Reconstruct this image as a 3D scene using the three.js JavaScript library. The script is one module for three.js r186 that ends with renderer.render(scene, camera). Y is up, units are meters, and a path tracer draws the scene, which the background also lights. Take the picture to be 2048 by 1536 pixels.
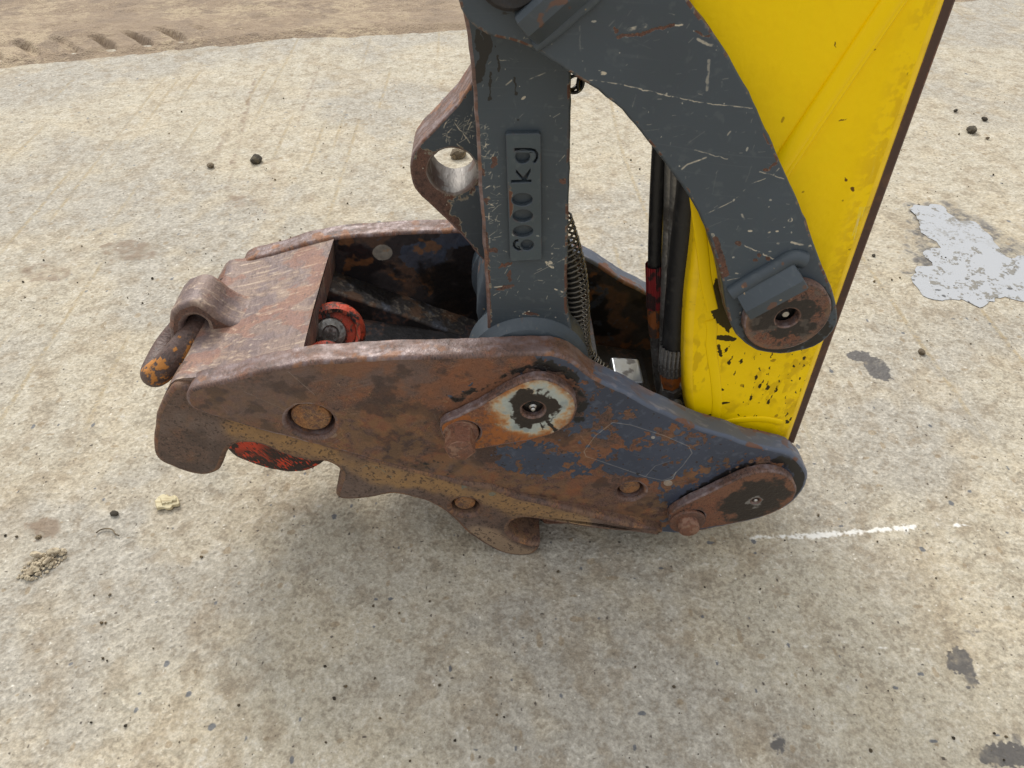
import * as THREE from 'three';
import { mergeGeometries, mergeVertices, toCreasedNormals } from 'three/addons/utils/BufferGeometryUtils.js';
import { RoundedBoxGeometry } from 'three/addons/geometries/RoundedBoxGeometry.js';

// ------------------------------------------------------------------ camera, sky, sun, exposure
const V3 = THREE.Vector3, V2 = THREE.Vector2;
const FOCAL = 1420, PITCH = 44 * Math.PI / 180, YAW = 1.6 * Math.PI / 180, DIST = 0.75;
const scene = new THREE.Scene();
const camera = new THREE.PerspectiveCamera(2 * Math.atan(768 / FOCAL) * 180 / Math.PI, 4 / 3, 0.05, 400);
camera.rotation.order = 'YXZ';
camera.rotation.set(-PITCH, -YAW, 0);
camera.updateMatrixWorld(true);
const rayDir = (u, v) => new V3((u - 1024) / FOCAL, -(v - 768) / FOCAL, -1).applyQuaternion(camera.quaternion);
const EYE = new V3(0, 0, DIST);
{ const d = rayDir(1047, 1113), t = (0.014 - DIST) / d.z; EYE.y = -d.y * t + 0.001; }      // the hook stands on the ground
camera.position.copy(EYE);
const SUN = new V3(-0.26, 0.72, -0.70).normalize();
const EXPOSURE = 1.64;
{
  const W = 512, H = 256, d = new Float32Array(W * H * 4);
  for (let j = 0; j < H; j++) for (let i = 0; i < W; i++) {
    const el = ((j + 0.5) / H - 0.5) * Math.PI, az = ((i + 0.5) / W - 0.5) * 2 * Math.PI;
    const y = Math.sin(el), x = Math.cos(az) * Math.cos(el), z = Math.sin(az) * Math.cos(el);
    const s = Math.max(0, y), c = x * SUN.x + y * SUN.y + z * SUN.z;
    const cloud = 1 + 0.10 * Math.sin(5 * x + 3 * z + 2 * Math.sin(4 * z)) * Math.sin(4 * z - 2 * x + 1.5 * Math.sin(3 * x)) ;
    const lum = 0.70 * (0.40 + 0.60 * s) * cloud * (1 + 0.9 * Math.pow(Math.max(0, c), 3));
    const k = (j * W + i) * 4, g = y < 0 ? 0.35 : 1;
    d[k] = lum * 0.97 * g; d[k + 1] = lum * 1.0 * g; d[k + 2] = lum * 1.05 * g; d[k + 3] = 1;
  }
  const t = new THREE.DataTexture(d, W, H, THREE.RGBAFormat, THREE.FloatType);
  t.mapping = THREE.EquirectangularReflectionMapping; t.magFilter = THREE.LinearFilter; t.needsUpdate = true;
  scene.background = t; scene.environment = t;
}
const sun = new THREE.DirectionalLight(new THREE.Color().setRGB(1, 0.95, 0.87), 1.5);
sun.position.copy(SUN).multiplyScalar(8); sun.target.position.set(0, 0.3, 0);
sun.castShadow = true; sun.shadow.radius = 40; sun.shadow.mapSize.set(2048, 2048);
Object.assign(sun.shadow.camera, { left: -4, right: 4, top: 4, bottom: -4, near: 0.5, far: 20 });
sun.name = 'sun'; scene.add(sun, sun.target);

// ------------------------------------------------------------------ measuring: a point of the photograph on a plane of the place
const onZ = (u, v, z = 0) => { const d = rayDir(u, v), t = (z - EYE.z) / d.z; return new V3(EYE.x + d.x * t, EYE.y + d.y * t, z); };
const onY = (u, v, y = 0) => { const d = rayDir(u, v), t = (y - EYE.y) / d.y; return new V3(EYE.x + d.x * t, y, EYE.z + d.z * t); };
const onZf = (u, v, f) => { let z = f(0), p; for (let i = 0; i < 6; i++) { p = onZ(u, v, z); z = f(p.x); } p.z = z; return p; };

// ------------------------------------------------------------------ noise
let rs = 12345;
const rnd = () => { rs = (rs + 0x6d2b79f5) | 0; let t = Math.imul(rs ^ (rs >>> 15), 1 | rs); t = (t + Math.imul(t ^ (t >>> 7), 61 | t)) ^ t; return ((t ^ (t >>> 14)) >>> 0) / 4294967296; };
const reseed = (s) => { rs = s | 0; };
const TAB = new Float32Array(65536); for (let i = 0; i < 65536; i++) TAB[i] = rnd();
function n2(x, y) {
  const ix = Math.floor(x), iy = Math.floor(y); let fx = x - ix, fy = y - iy; fx = fx * fx * (3 - 2 * fx); fy = fy * fy * (3 - 2 * fy);
  const a = ix & 255, b = (ix + 1) & 255, c = (iy & 255) << 8, d = ((iy + 1) & 255) << 8;
  const p = TAB[c + a], q = TAB[c + b], r = TAB[d + a], s = TAB[d + b];
  const t = p + (q - p) * fx; return t + (r + (s - r) * fx - t) * fy;
}
function fbm(x, y, o) { const q = x * 0.81 - y * 0.587; y = x * 0.587 + y * 0.81; x = q; let s = 0, a = 0.5, t = 0; for (let i = 0; i < o; i++) { s += a * n2(x, y); t += a; a *= 0.5; const X = x * 1.62 - y * 1.18 + 17.3; y = x * 1.18 + y * 1.62 + 9.1; x = X; } return s / t; }
function n3(x, y, z) { return (n2(x + z * 0.71, y + z * 1.31) + n2(y + 37.1 - z * 0.6, z + 11.7 + x * 0.4) + n2(z + 71.3, x + 5.3 - y * 0.5)) / 3; }
const clamp = (x, a = 0, b = 1) => x < a ? a : x > b ? b : x;
const sst = (x, a, b) => { const t = clamp((x - a) / (b - a)); return t * t * (3 - 2 * t); };

// ------------------------------------------------------------------ textures: colour + one packed map (r relief, g roughness, b metal)
const O = { r: 0, g: 0, b: 0, k: 0.6, h: 0.5, m: 0 };
const set = (c, k, m = 0) => { O.r = c[0]; O.g = c[1]; O.b = c[2]; O.k = k; O.m = m; };
const mix = (c, t, k, m = 0) => { if (t <= 0) return; if (t > 1) t = 1; O.r += (c[0] - O.r) * t; O.g += (c[1] - O.g) * t; O.b += (c[2] - O.b) * t; if (k !== undefined) O.k += (k - O.k) * t; O.m += (m - O.m) * t; };
const mul = (f) => { O.r *= f; O.g *= f; O.b *= f; };
class Marks {      // where marks of the photograph lie on a plane; three masks (r, g, b)
  constructor(b, w, h, to) { this.b = b; this.w = w; this.h = h; this.to = to; this.c = document.createElement('canvas'); this.c.width = w; this.c.height = h; this.x = this.c.getContext('2d'); this.x.fillStyle = '#000'; this.x.fillRect(0, 0, w, h); this.x.globalCompositeOperation = 'lighter'; this.x.lineCap = 'round'; this.x.lineJoin = 'round'; this.s = w / (b[2] - b[0]); }
  px(p) { const q = this.to(p[0], p[1]); return [(q[0] - this.b[0]) * this.s, this.h - (q[1] - this.b[1]) / (this.b[3] - this.b[1]) * this.h]; }
  col(ch, a) { const k = Math.round(255 * a); return `rgb(${ch === 0 ? k : 0},${ch === 1 ? k : 0},${ch === 2 ? k : 0})`; }
  line(ch, pts, width, a = 1) { this.x.strokeStyle = this.col(ch, a); this.x.lineWidth = Math.max(1, width * this.s); this.x.beginPath(); pts.forEach((p, i) => { const q = this.px(p); i ? this.x.lineTo(...q) : this.x.moveTo(...q); }); this.x.stroke(); return this; }
  area(ch, pts, a = 1) { this.x.fillStyle = this.col(ch, a); this.x.beginPath(); pts.forEach((p, i) => { const q = this.px(p); i ? this.x.lineTo(...q) : this.x.moveTo(...q); }); this.x.closePath(); this.x.fill(); return this; }
  erase(ch, u, v, ru, rv, keep, rot = 0) { const k = Math.round(255 * keep); this.x.globalCompositeOperation = 'multiply'; const c = this.col; this.col = () => `rgb(${ch === 0 ? k : 255},${ch === 1 ? k : 255},${ch === 2 ? k : 255})`; this.disc(ch, u, v, ru, rv, 1, rot); this.col = c; this.x.globalCompositeOperation = 'lighter'; return this; }
  disc(ch, u, v, ru, rv, a = 1, rot = 0) { const pts = []; for (let i = 0; i < 24; i++) { const t = i / 24 * 6.2832, x = Math.cos(t) * ru, y = Math.sin(t) * rv; pts.push([u + x * Math.cos(rot) - y * Math.sin(rot), v + x * Math.sin(rot) + y * Math.cos(rot)]); } return this.area(ch, pts, a); }
  blur(ch, r) {     // box blur of one channel, twice
    const im = this.x.getImageData(0, 0, this.w, this.h), d = im.data, w = this.w, h = this.h, R = Math.max(1, Math.round(r * this.s)); let a = new Float32Array(w * h), b = new Float32Array(w * h);
    for (let i = 0; i < w * h; i++) a[i] = d[i * 4 + ch];
    for (let k = 0; k < 2; k++) {
      for (let y = 0; y < h; y++) { let s = 0; for (let x = -R; x <= R; x++) s += a[y * w + clamp(x, 0, w - 1)]; for (let x = 0; x < w; x++) { b[y * w + x] = s / (2 * R + 1); s += a[y * w + Math.min(w - 1, x + R + 1)] - a[y * w + Math.max(0, x - R)]; } }
      for (let x = 0; x < w; x++) { let s = 0; for (let y = -R; y <= R; y++) s += b[clamp(y, 0, h - 1) * w + x]; for (let y = 0; y < h; y++) { a[y * w + x] = s / (2 * R + 1); s += b[Math.min(h - 1, y + R + 1) * w + x] - b[Math.max(0, y - R) * w + x]; } }
    }
    for (let i = 0; i < w * h; i++) d[i * 4 + ch] = a[i];
    this.x.putImageData(im, 0, 0); return this;
  }
  done() { this.d = this.x.getImageData(0, 0, this.w, this.h).data; return this; }
  at(x, y, ch) { let u = (x - this.b[0]) * this.s - 0.5, v = this.h - (y - this.b[1]) / (this.b[3] - this.b[1]) * this.h - 0.5; u = clamp(u, 0, this.w - 1.01); v = clamp(v, 0, this.h - 1.01); const i = u | 0, j = v | 0, fx = u - i, fy = v - j, d = this.d, k = (j * this.w + i) * 4 + ch, r = this.w * 4; const a = d[k] + (d[k + 4] - d[k]) * fx, b = d[k + r] + (d[k + r + 4] - d[k + r]) * fx; return (a + (b - a) * fy) / 255; }
}
function texture(b, w, h, paint, wrap = false) {
  const c = new Uint8Array(w * h * 4), p = new Uint8Array(w * h * 4), q = (x) => x < 0 ? 0 : x > 255 ? 255 : x;
  for (let j = 0, k = 0; j < h; j++) { const y = b[1] + (j + 0.5) / h * (b[3] - b[1]); for (let i = 0; i < w; i++, k += 4) { const x = b[0] + (i + 0.5) / w * (b[2] - b[0]); O.h = 0.5; O.m = 0; paint(x, y); c[k] = q(O.r); c[k + 1] = q(O.g); c[k + 2] = q(O.b); p[k] = q(O.h * 255); p[k + 1] = q(O.k * 255); p[k + 2] = q(O.m * 255); c[k + 3] = p[k + 3] = 255; } }
  const make = (d, s) => { const t = new THREE.DataTexture(d, w, h); t.magFilter = THREE.LinearFilter; t.minFilter = THREE.LinearMipmapLinearFilter; t.generateMipmaps = true; if (s) t.colorSpace = THREE.SRGBColorSpace; t.wrapS = t.wrapT = wrap ? THREE.RepeatWrapping : THREE.ClampToEdgeWrapping; t.repeat.set(1 / (b[2] - b[0]), 1 / (b[3] - b[1])); t.offset.set(-b[0] / (b[2] - b[0]), -b[1] / (b[3] - b[1])); t.needsUpdate = true; return t; };
  return [make(c, true), make(p, false)];
}
function metal([map, pack], bump = 0.002, extra = {}) { return new THREE.MeshPhysicalMaterial({ map, roughnessMap: pack, metalnessMap: pack, bumpMap: pack, bumpScale: bump, roughness: 1, metalness: 1, ...extra }); }
function tile(size, px, paint, bump, extra) {     // a tileable patch: the noise is crossfaded over its borders
  const t = texture([0, 0, size, size], px, px, (x, y) => {
    const f = size * 0.18, a = x > size - f ? (x - size + f) / f : 0, b = y > size - f ? (y - size + f) / f : 0; paint(x, y);
    if (a > 0 || b > 0) { const s = [O.r, O.g, O.b, O.k, O.h, O.m], acc = s.map((q) => q * (1 - a) * (1 - b)), add = (w) => { acc[0] += O.r * w; acc[1] += O.g * w; acc[2] += O.b * w; acc[3] += O.k * w; acc[4] += O.h * w; acc[5] += O.m * w; };
      for (const [i, j, w] of [[1, 0, a * (1 - b)], [0, 1, (1 - a) * b], [1, 1, a * b]]) if (w > 0) { O.h = 0.5; O.m = 0; paint(x - i * size, y - j * size); add(w); }
      [O.r, O.g, O.b, O.k, O.h, O.m] = acc; }
  }, true);
  return metal(t, bump, extra);
}
// what the surfaces are made of ------------------------------------------------
const C = { rust: [98, 73, 62], rustRed: [114, 74, 54], rustDark: [64, 50, 46], ochre: [150, 112, 72], orange: [164, 96, 40], tan: [190, 158, 116], steel: [150, 146, 150], paint: [66, 74, 80], blue: [60, 67, 82], grease: [20, 18, 17], yellow: [248, 204, 0], primer: [74, 52, 42] };
function rusty(x, y, ochre = 0.3, red = 0.4) {
  const a = fbm(x * 14 + 3, y * 14, 4), b = fbm(x * 60 + 31, y * 60 + 7, 4), c = fbm(x * 260, y * 260 + 19, 3), d = n2(x * 900 + 5, y * 900);
  set(C.rust, 0.62); mix(C.rustRed, sst(b + red - 0.4, 0.35, 0.75), 0.7); mix(C.rustDark, sst(a * 0.6 + c * 0.4, 0.5, 0.72) * 0.75, 0.55);
  mix(C.ochre, sst(c * 0.55 + b * 0.45 + ochre - 0.3, 0.52, 0.72) * 0.75, 0.85);
  mix([46, 34, 30], sst(c, 0.66, 0.78) * 0.6, 0.7); mix([150, 122, 98], sst(n2(x * 420 + 9, y * 420 + 3) * 0.6 + c * 0.4, 0.7, 0.85) * 0.5, 0.8); mul(0.8 + 0.4 * d); O.h = 0.45 * b + 0.35 * c + 0.1 * d;
}
function paintGrey(x, y, base = C.paint) {
  const a = fbm(x * 9, y * 9 + 3, 4), b = fbm(x * 120 + 9, y * 120, 3), s = n2(x * 14, y * 420 + 40 * n2(x * 3, y * 3));
  set(base, 0.36); mul(0.9 + 0.2 * a); mix([112, 116, 112], sst(b, 0.62, 0.85) * 0.22, 0.6); mix([120, 122, 120], sst(s, 0.82, 0.98) * 0.12, 0.5); O.k = 0.34 + 0.22 * a + 0.1 * b; O.h = 0.5 + 0.10 * (a - 0.5) + 0.05 * (b - 0.5);
}
const speck = (x, y, f, t, seed = 0) => { // round chips scattered at random: 1 inside a chip
  const X = x * f, Y = y * f, ix = Math.floor(X), iy = Math.floor(Y), h = TAB[((iy * 57 + seed) & 255) << 8 | ((ix * 31 + seed * 7) & 255)];
  if (h > t) return 0; const h2 = TAB[((iy * 91 + 13 + seed) & 255) << 8 | ((ix * 17 + 5) & 255)], h3 = TAB[((iy * 29 + 77) & 255) << 8 | ((ix * 71 + 15 + seed) & 255)];
  const dx = X - ix - 0.3 - 0.4 * h2, dy = Y - iy - 0.3 - 0.4 * h3, e = 0.6 + h2, r = 0.06 + 0.2 * (h / t) * h3; return sst(r - Math.hypot(dx * e, dy / e) + 0.1 * (n2(X * 6, Y * 6) - 0.5), -0.01, 0.03);
};
const M = {};
M.edge = tile(0.36, 768, (x, y) => { rusty(x, y, 0.2, 0.3); const a = fbm(x * 30, y * 90 + 5, 4), b = fbm(x * 160, y * 160, 3); mix([128, 112, 112], sst(a * 0.6 + b * 0.4, 0.36, 0.66) * 0.8, 0.42, 0.25); mix([164, 154, 150], sst(b * 0.5 + a * 0.5, 0.6, 0.78) * 0.5, 0.4, 0.3); mix(C.orange, sst(fbm(x * 45 + 50, y * 45, 4), 0.62, 0.75) * 0.4, 0.8); }, 0.0022);
M.rust = tile(0.4, 768, (x, y) => rusty(x, y, 0.22, 0.45), 0.0022);
M.cast = tile(0.4, 512, (x, y) => { rusty(x, y, 0.3, 0.3); const f = fbm(x * 90, y * 90 + 4, 4); mix([128, 100, 74], sst(f, 0.35, 0.6) * 0.5, 0.9); mix([70, 52, 42], sst(fbm(x * 300, y * 300, 3), 0.58, 0.7) * 0.6, 0.8); }, 0.002);
M.ochreRust = tile(0.25, 512, (x, y) => { rusty(x, y, 0.5, 0.5); mix(C.orange, sst(fbm(x * 50, y * 50 + 5, 4), 0.45, 0.7) * 0.28, 0.85); }, 0.0016);
M.boltRust = tile(0.25, 512, (x, y) => { rusty(x, y, 0.3, 0.7); mix([122, 84, 68], 0.35, 0.6); mix([150, 118, 96], sst(fbm(x * 110, y * 110, 3), 0.55, 0.7) * 0.6, 0.6); }, 0.003);
M.dark = tile(0.3, 512, (x, y) => { const a = fbm(x * 20, y * 20, 4), b = fbm(x * 120, y * 120, 3); set([38, 36, 36], 0.6); mix([64, 62, 66], sst(a, 0.5, 0.7) * 0.6); mix(C.rustRed, sst(b * 0.5 + a * 0.5, 0.55, 0.7) * 0.5, 0.8); mul(0.8 + 0.4 * b); O.h = b; }, 0.0015);
M.grime = tile(0.4, 512, (x, y) => { const a = fbm(x * 24, y * 24, 5), c = fbm(x * 140, y * 140, 3); set([66, 62, 60], 0.5, 0.1); mix([96, 104, 118], sst(a, 0.54, 0.64) * 0.6, 0.35); mix([112, 80, 56], sst(fbm(x * 30 + 40, y * 30, 4), 0.54, 0.66) * 0.7, 0.8); mix([150, 138, 120], sst(c, 0.6, 0.74) * 0.5, 0.6); mix(C.grease, sst(fbm(x * 16 + 9, y * 16, 4), 0.52, 0.66) * 0.8, 0.4); O.h = c; }, 0.002);
M.paintEdge = tile(0.4, 512, (x, y) => { paintGrey(x, y); const c = fbm(x * 34 + 7, y * 70, 4), f = fbm(x * 180, y * 180, 3); mix([190, 166, 134], sst(c + (f - 0.5) * 0.5, 0.58, 0.63) * 0.6, 0.7); mix([92, 64, 52], sst(c + (f - 0.5) * 0.5, 0.6, 0.68), 0.8); O.h = f; }, 0.0012);
M.greyPaint = tile(0.4, 512, (x, y) => { paintGrey(x, y); const c = fbm(x * 40 + 7, y * 40, 4); mix(C.tan, speck(x, y, 90, 0.10) * 0.8, 0.7); mix(C.rustRed, sst(c, 0.74, 0.78) * 0.7, 0.8); }, 0.0009);
M.blueEdge = tile(0.4, 768, (x, y) => { paintGrey(x, y, [84, 92, 108]); const c = fbm(x * 26 + 7, y * 40, 5); mix(C.rustRed, sst(c, 0.55, 0.62) * 0.85, 0.7); mix([140, 134, 138], sst(fbm(x * 60, y * 160 + 3, 3), 0.6, 0.75) * 0.5, 0.4); }, 0.001);
M.rubber = tile(0.2, 256, (x, y) => { const b = fbm(x * 140, y * 140, 3); set([24, 24, 25], 0.5); mix([60, 57, 52], sst(b, 0.6, 0.8) * 0.5, 0.8); O.h = b; }, 0.0006);
M.zinc = tile(0.2, 256, (x, y) => { const a = fbm(x * 40, y * 40, 4), b = fbm(x * 220, y * 220, 3); set([128, 126, 122], 0.42, 0.55); mix([56, 52, 48], sst(a, 0.48, 0.68) * 0.8, 0.7, 0.1); mix([170, 170, 168], sst(b, 0.62, 0.75) * 0.5, 0.35, 0.6); O.h = b; }, 0.001);
M.block = tile(0.2, 256, (x, y) => { const a = fbm(x * 60, y * 60, 4); set([142, 146, 150], 0.28, 0.75); mix([64, 60, 58], sst(a, 0.5, 0.66) * 0.8, 0.5, 0.2); O.h = a; }, 0.0008);
M.orange = tile(0.2, 512, (x, y) => { const a = fbm(x * 60, y * 60, 4), b = fbm(x * 300, y * 160, 3); set([186, 66, 38], 0.55); mix([110, 50, 36], sst(a, 0.42, 0.62) * 0.8, 0.7); mix([22, 20, 19], sst(a * 0.5 + b * 0.5, 0.49, 0.57), 0.45); mix([204, 120, 84], sst(b, 0.6, 0.72) * 0.6, 0.8); O.h = b; }, 0.0012);
M.wedge = tile(0.2, 512, (x, y) => { const a = fbm(x * 30, y * 40 + 6, 4), b = fbm(x * 420 + y * 200, y * 140, 3); set([48, 34, 30], 0.6); mix([206, 60, 26], sst(a * 0.62 + b * 0.42, 0.55, 0.62), 0.5); O.h = b; }, 0.001);
M.red = tile(0.1, 256, (x, y) => { const a = fbm(x * 70, y * 70, 4); set([132, 30, 34], 0.45); mix([40, 26, 26], sst(a, 0.5, 0.66) * 0.9, 0.6); O.h = 0.5 + 0.5 * Math.sin(y * 1800); }, 0.0012);
M.copper = tile(0.1, 256, (x, y) => { const a = fbm(x * 90, y * 90, 4); set([150, 86, 42], 0.5, 0.3); mix([70, 52, 42], sst(a, 0.5, 0.7), 0.7); O.h = a; }, 0.001);
M.grease = new THREE.MeshPhysicalMaterial({ color: 0x0d0b0a, roughness: 0.28 });
M.spring = new THREE.MeshPhysicalMaterial({ color: 0x6a655c, roughness: 0.42, metalness: 0.75 });
M.steel = new THREE.MeshPhysicalMaterial({ color: 0xb5b2ac, roughness: 0.3, metalness: 0.9 });

// ------------------------------------------------------------------ geometry
function spline(pts, step) {     // closed outline through points; a third entry marks a corner
  const n = pts.length, out = [], corners = []; pts.forEach((p, i) => { if (p[2]) corners.push(i); });
  const runs = corners.length ? corners.map((c, k) => { const e = corners[(k + 1) % corners.length], r = []; for (let i = c; ; i = (i + 1) % n) { r.push(pts[i]); if (i === e && r.length > 1) break; } return r; }) : [[...pts, pts[0]]];
  for (const r of runs) {
    const closed = !corners.length, v = r.map((p) => new V3(p[0], p[1], 0)); if (closed) v.pop();
    const c = new THREE.CatmullRomCurve3(v, closed, 'centripetal'), m = Math.max(2, Math.ceil(c.getLength() / step)), s = r.length === 2 && !closed ? [v[0], v[1]] : null;
    for (let i = 0; i < m; i++) { const p = s ? s[0].clone().lerp(s[1], i / m) : c.getPointAt(i / m); out.push(new V2(p.x, p.y)); }
  }
  return out;
}
const px = (pts, z) => pts.map(([u, v, c]) => { const p = typeof z === 'function' ? onZf(u, v, z) : onZ(u, v, z); return [p.x, p.y, c]; });
const circle = (x, y, r, n = 40) => Array.from({ length: n }, (_, i) => new V2(x + r * Math.cos(i / n * 6.28319), y + r * Math.sin(i / n * 6.28319)));
const area = (p) => THREE.ShapeUtils.area(p);
// a plate with rounded edges: group 0 = its two faces (uv = metres in its plane), group 1 = its edges (uv = metres round and through)
function plate(outer, holes, zFront, zBack, bevel = 0.004, { rough = 0, backBevel = bevel * 0.6, steps = 3, seed = 0 } = {}) {
  const zf = typeof zFront === 'function' ? zFront : () => zFront;
  const loops = [outer, ...holes].map((l, i) => { const ccw = area(l) > 0; return (i === 0) === ccw ? l.slice() : l.slice().reverse(); });
  const pos = [], nor = [], uv = [], idx0 = [], idx1 = [], front = [], back = [];
  loops.forEach((l, li) => {
    const n = l.length, seg = l.map((p, i) => { const q = l[(i + 1) % n], d = new V2(q.x - p.x, q.y - p.y).normalize(); return new V2(d.y, -d.x); });
    const vn = l.map((p, i) => { const a = seg[(i + n - 1) % n], b = seg[i], m = a.clone().add(b); const len = m.length(); if (len < 0.2) return [a, b, a.clone()]; m.divideScalar(len); return [a, b, m.multiplyScalar(Math.min(1.6, 1 / Math.max(0.3, m.dot(a))))]; });
    const P = l.map((p, i) => { if (!rough) return p; const s = (n2(p.x * 90 + seed * 13.7, p.y * 90 + li * 5) - 0.5) * 2 * rough + (n2(p.x * 320 + seed, p.y * 320) - 0.5) * rough; return p.clone().addScaledVector(vn[i][2], s); });
    const rings = []; for (let k = 0; k <= steps; k++) { const a = k / steps * Math.PI / 2; rings.push([bevel * (1 - Math.sin(a)), (p) => zf(p.x, p.y) - bevel * (1 - Math.cos(a)), Math.cos(a)]); }
    for (let k = steps; k >= 0; k--) { const a = k / steps * Math.PI / 2; rings.push([backBevel * (1 - Math.sin(a)), () => zBack + backBevel * (1 - Math.cos(a)), -Math.cos(a)]); }
    let s = 0; const cols = [];
    for (let i = 0; i <= n; i++) { const j = i % n; if (i) s += P[j].distanceTo(P[i - 1]); const [a, b, m] = vn[j], sharp = a.dot(b) < 0.8; cols.push({ j, s, l: sharp ? a : m.clone().normalize(), r: sharp ? b : m.clone().normalize() }); }
    const base = pos.length / 3, R = rings.length;
    for (const c of cols) for (const side of [c.l, c.r]) for (const [ins, z, w] of rings) { const p = P[c.j], m = vn[c.j][2], x = p.x - m.x * ins, y = p.y - m.y * ins, zz = z({ x, y }), q = Math.sqrt(Math.max(0, 1 - w * w)); pos.push(x, y, zz); nor.push(side.x * q, side.y * q, w); uv.push(c.s + li * 0.37 + seed * 0.23, zz + seed * 0.11); }
    for (let i = 0; i < n; i++) for (let k = 0; k < R - 1; k++) { const a = base + (i * 2 + 1) * R + k, b = base + (i * 2 + 2) * R + k; idx1.push(a, a + 1, b, b, a + 1, b + 1); }
    front.push(l.map((p, i) => P[i].clone().addScaledVector(vn[i][2], -bevel))); back.push(l.map((p, i) => P[i].clone().addScaledVector(vn[i][2], -backBevel)));
  });
  for (const [ls, isFront] of [[front, true], [back, false]]) {
    const all = ls.flat(), base = pos.length / 3, t = THREE.ShapeUtils.triangulateShape(ls[0], ls.slice(1));
    for (const p of all) { pos.push(p.x, p.y, isFront ? zf(p.x, p.y) : zBack); nor.push(0, 0, isFront ? 1 : -1); uv.push(p.x, p.y); }
    for (const [a, b, c] of t) isFront ? idx0.push(base + a, base + b, base + c) : idx0.push(base + a, base + c, base + b);
  }
  const g = new THREE.BufferGeometry();
  g.setAttribute('position', new THREE.Float32BufferAttribute(pos, 3)); g.setAttribute('normal', new THREE.Float32BufferAttribute(nor, 3)); g.setAttribute('uv', new THREE.Float32BufferAttribute(uv, 2));
  g.setIndex([...idx0, ...idx1]); g.addGroup(0, idx0.length, 0); g.addGroup(idx0.length, idx1.length, 1); return g;
}
function boxUV(g, off = 0) {      // metres, by the way each face points
  g = g.index ? g.toNonIndexed() : g; const p = g.attributes.position, uv = new Float32Array(p.count * 2), a = new V3(), b = new V3(), c = new V3();
  for (let i = 0; i < p.count; i += 3) {
    a.fromBufferAttribute(p, i); b.fromBufferAttribute(p, i + 1); c.fromBufferAttribute(p, i + 2); const n = b.clone().sub(a).cross(c.clone().sub(a)), x = Math.abs(n.x), y = Math.abs(n.y), z = Math.abs(n.z);
    [a, b, c].forEach((q, k) => { const [s, t] = z >= x && z >= y ? [q.x, q.y] : x >= y ? [q.z, q.y] : [q.x, q.z]; uv[(i + k) * 2] = s + off; uv[(i + k) * 2 + 1] = t + off * 0.7; });
  }
  g.setAttribute('uv', new THREE.BufferAttribute(uv, 2)); return g;
}
function lathe(pts, from, axis, seg = 40) { // pts: [radius, along axis]
  const g = new THREE.LatheGeometry(pts.map(([r, y]) => new V2(Math.max(r, 1e-5), y)), seg); g.applyQuaternion(new THREE.Quaternion().setFromUnitVectors(new V3(0, 1, 0), axis.clone().normalize())); g.translate(from.x, from.y, from.z); return boxUV(toCreasedNormals(g, 0.6), from.x);
}
const disc = (p, r, len, bev = 0.003, axis = new V3(0, 0, 1)) => lathe([[0, 0], [r, 0], [r, len - bev], [r - bev * 0.3, len - bev * 0.3], [r - bev, len], [0, len]], p, axis);
function tube(points, r, seg = 60, rad = 12, closed = false) { const c = new THREE.CatmullRomCurve3(points, closed, 'centripetal'); const g = new THREE.TubeGeometry(c, seg, r, rad, closed), uv = g.attributes.uv, L = c.getLength(); for (let i = 0; i < uv.count; i++) uv.setXY(i, uv.getX(i) * L, uv.getY(i) * 2 * Math.PI * r); return g; }
const taken = {};
const numbered = (n) => { const k = taken[n] = (taken[n] ?? -1) + 1; return k ? `${n}_${String(k).padStart(3, '0')}` : n; };
function mesh(name, g, m, parent, label) { const o = new THREE.Mesh(g, m); o.name = parent ? name : numbered(name); o.castShadow = o.receiveShadow = true; (parent ?? scene).add(o); if (label) o.userData.label = label; return o; }
function thing(name, label, category, group) { const o = new THREE.Group(); o.name = numbered(name); o.userData = { label, category }; if (group) o.userData.group = group; scene.add(o); return o; }
const tag = (o, label, category, group) => { Object.assign(o.userData, { label, category }); if (group) o.userData.group = group; return o; };
const boundsOf = (pts, pad = 0.01) => { const b = [1e9, 1e9, -1e9, -1e9]; for (const p of pts) { b[0] = Math.min(b[0], p.x - pad); b[1] = Math.min(b[1], p.y - pad); b[2] = Math.max(b[2], p.x + pad); b[3] = Math.max(b[3], p.y + pad); } return b; };
const zplane = (z) => (u, v) => { const p = onZ(u, v, z); return [p.x, p.y]; };
function lump(r, seed, squash = [1, 1, 1], detail = 2, amp = 0.35) {
  const g = mergeVertices(new THREE.IcosahedronGeometry(1, detail).deleteAttribute('uv').deleteAttribute('normal')), p = g.attributes.position, v = new V3();
  for (let i = 0; i < p.count; i++) { v.fromBufferAttribute(p, i); const k = 1 + amp * 2 * (n3(v.x * 1.4 + seed * 3.1, v.y * 1.4 + seed, v.z * 1.4) - 0.5) + amp * (n3(v.x * 4 + seed, v.y * 4, v.z * 4 + seed) - 0.5); p.setXYZ(i, v.x * k * r * squash[0], v.y * k * r * squash[1], v.z * k * r * squash[2]); }
  return boxUV(toCreasedNormals(g, 0.5), seed * 0.13);
}

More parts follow.
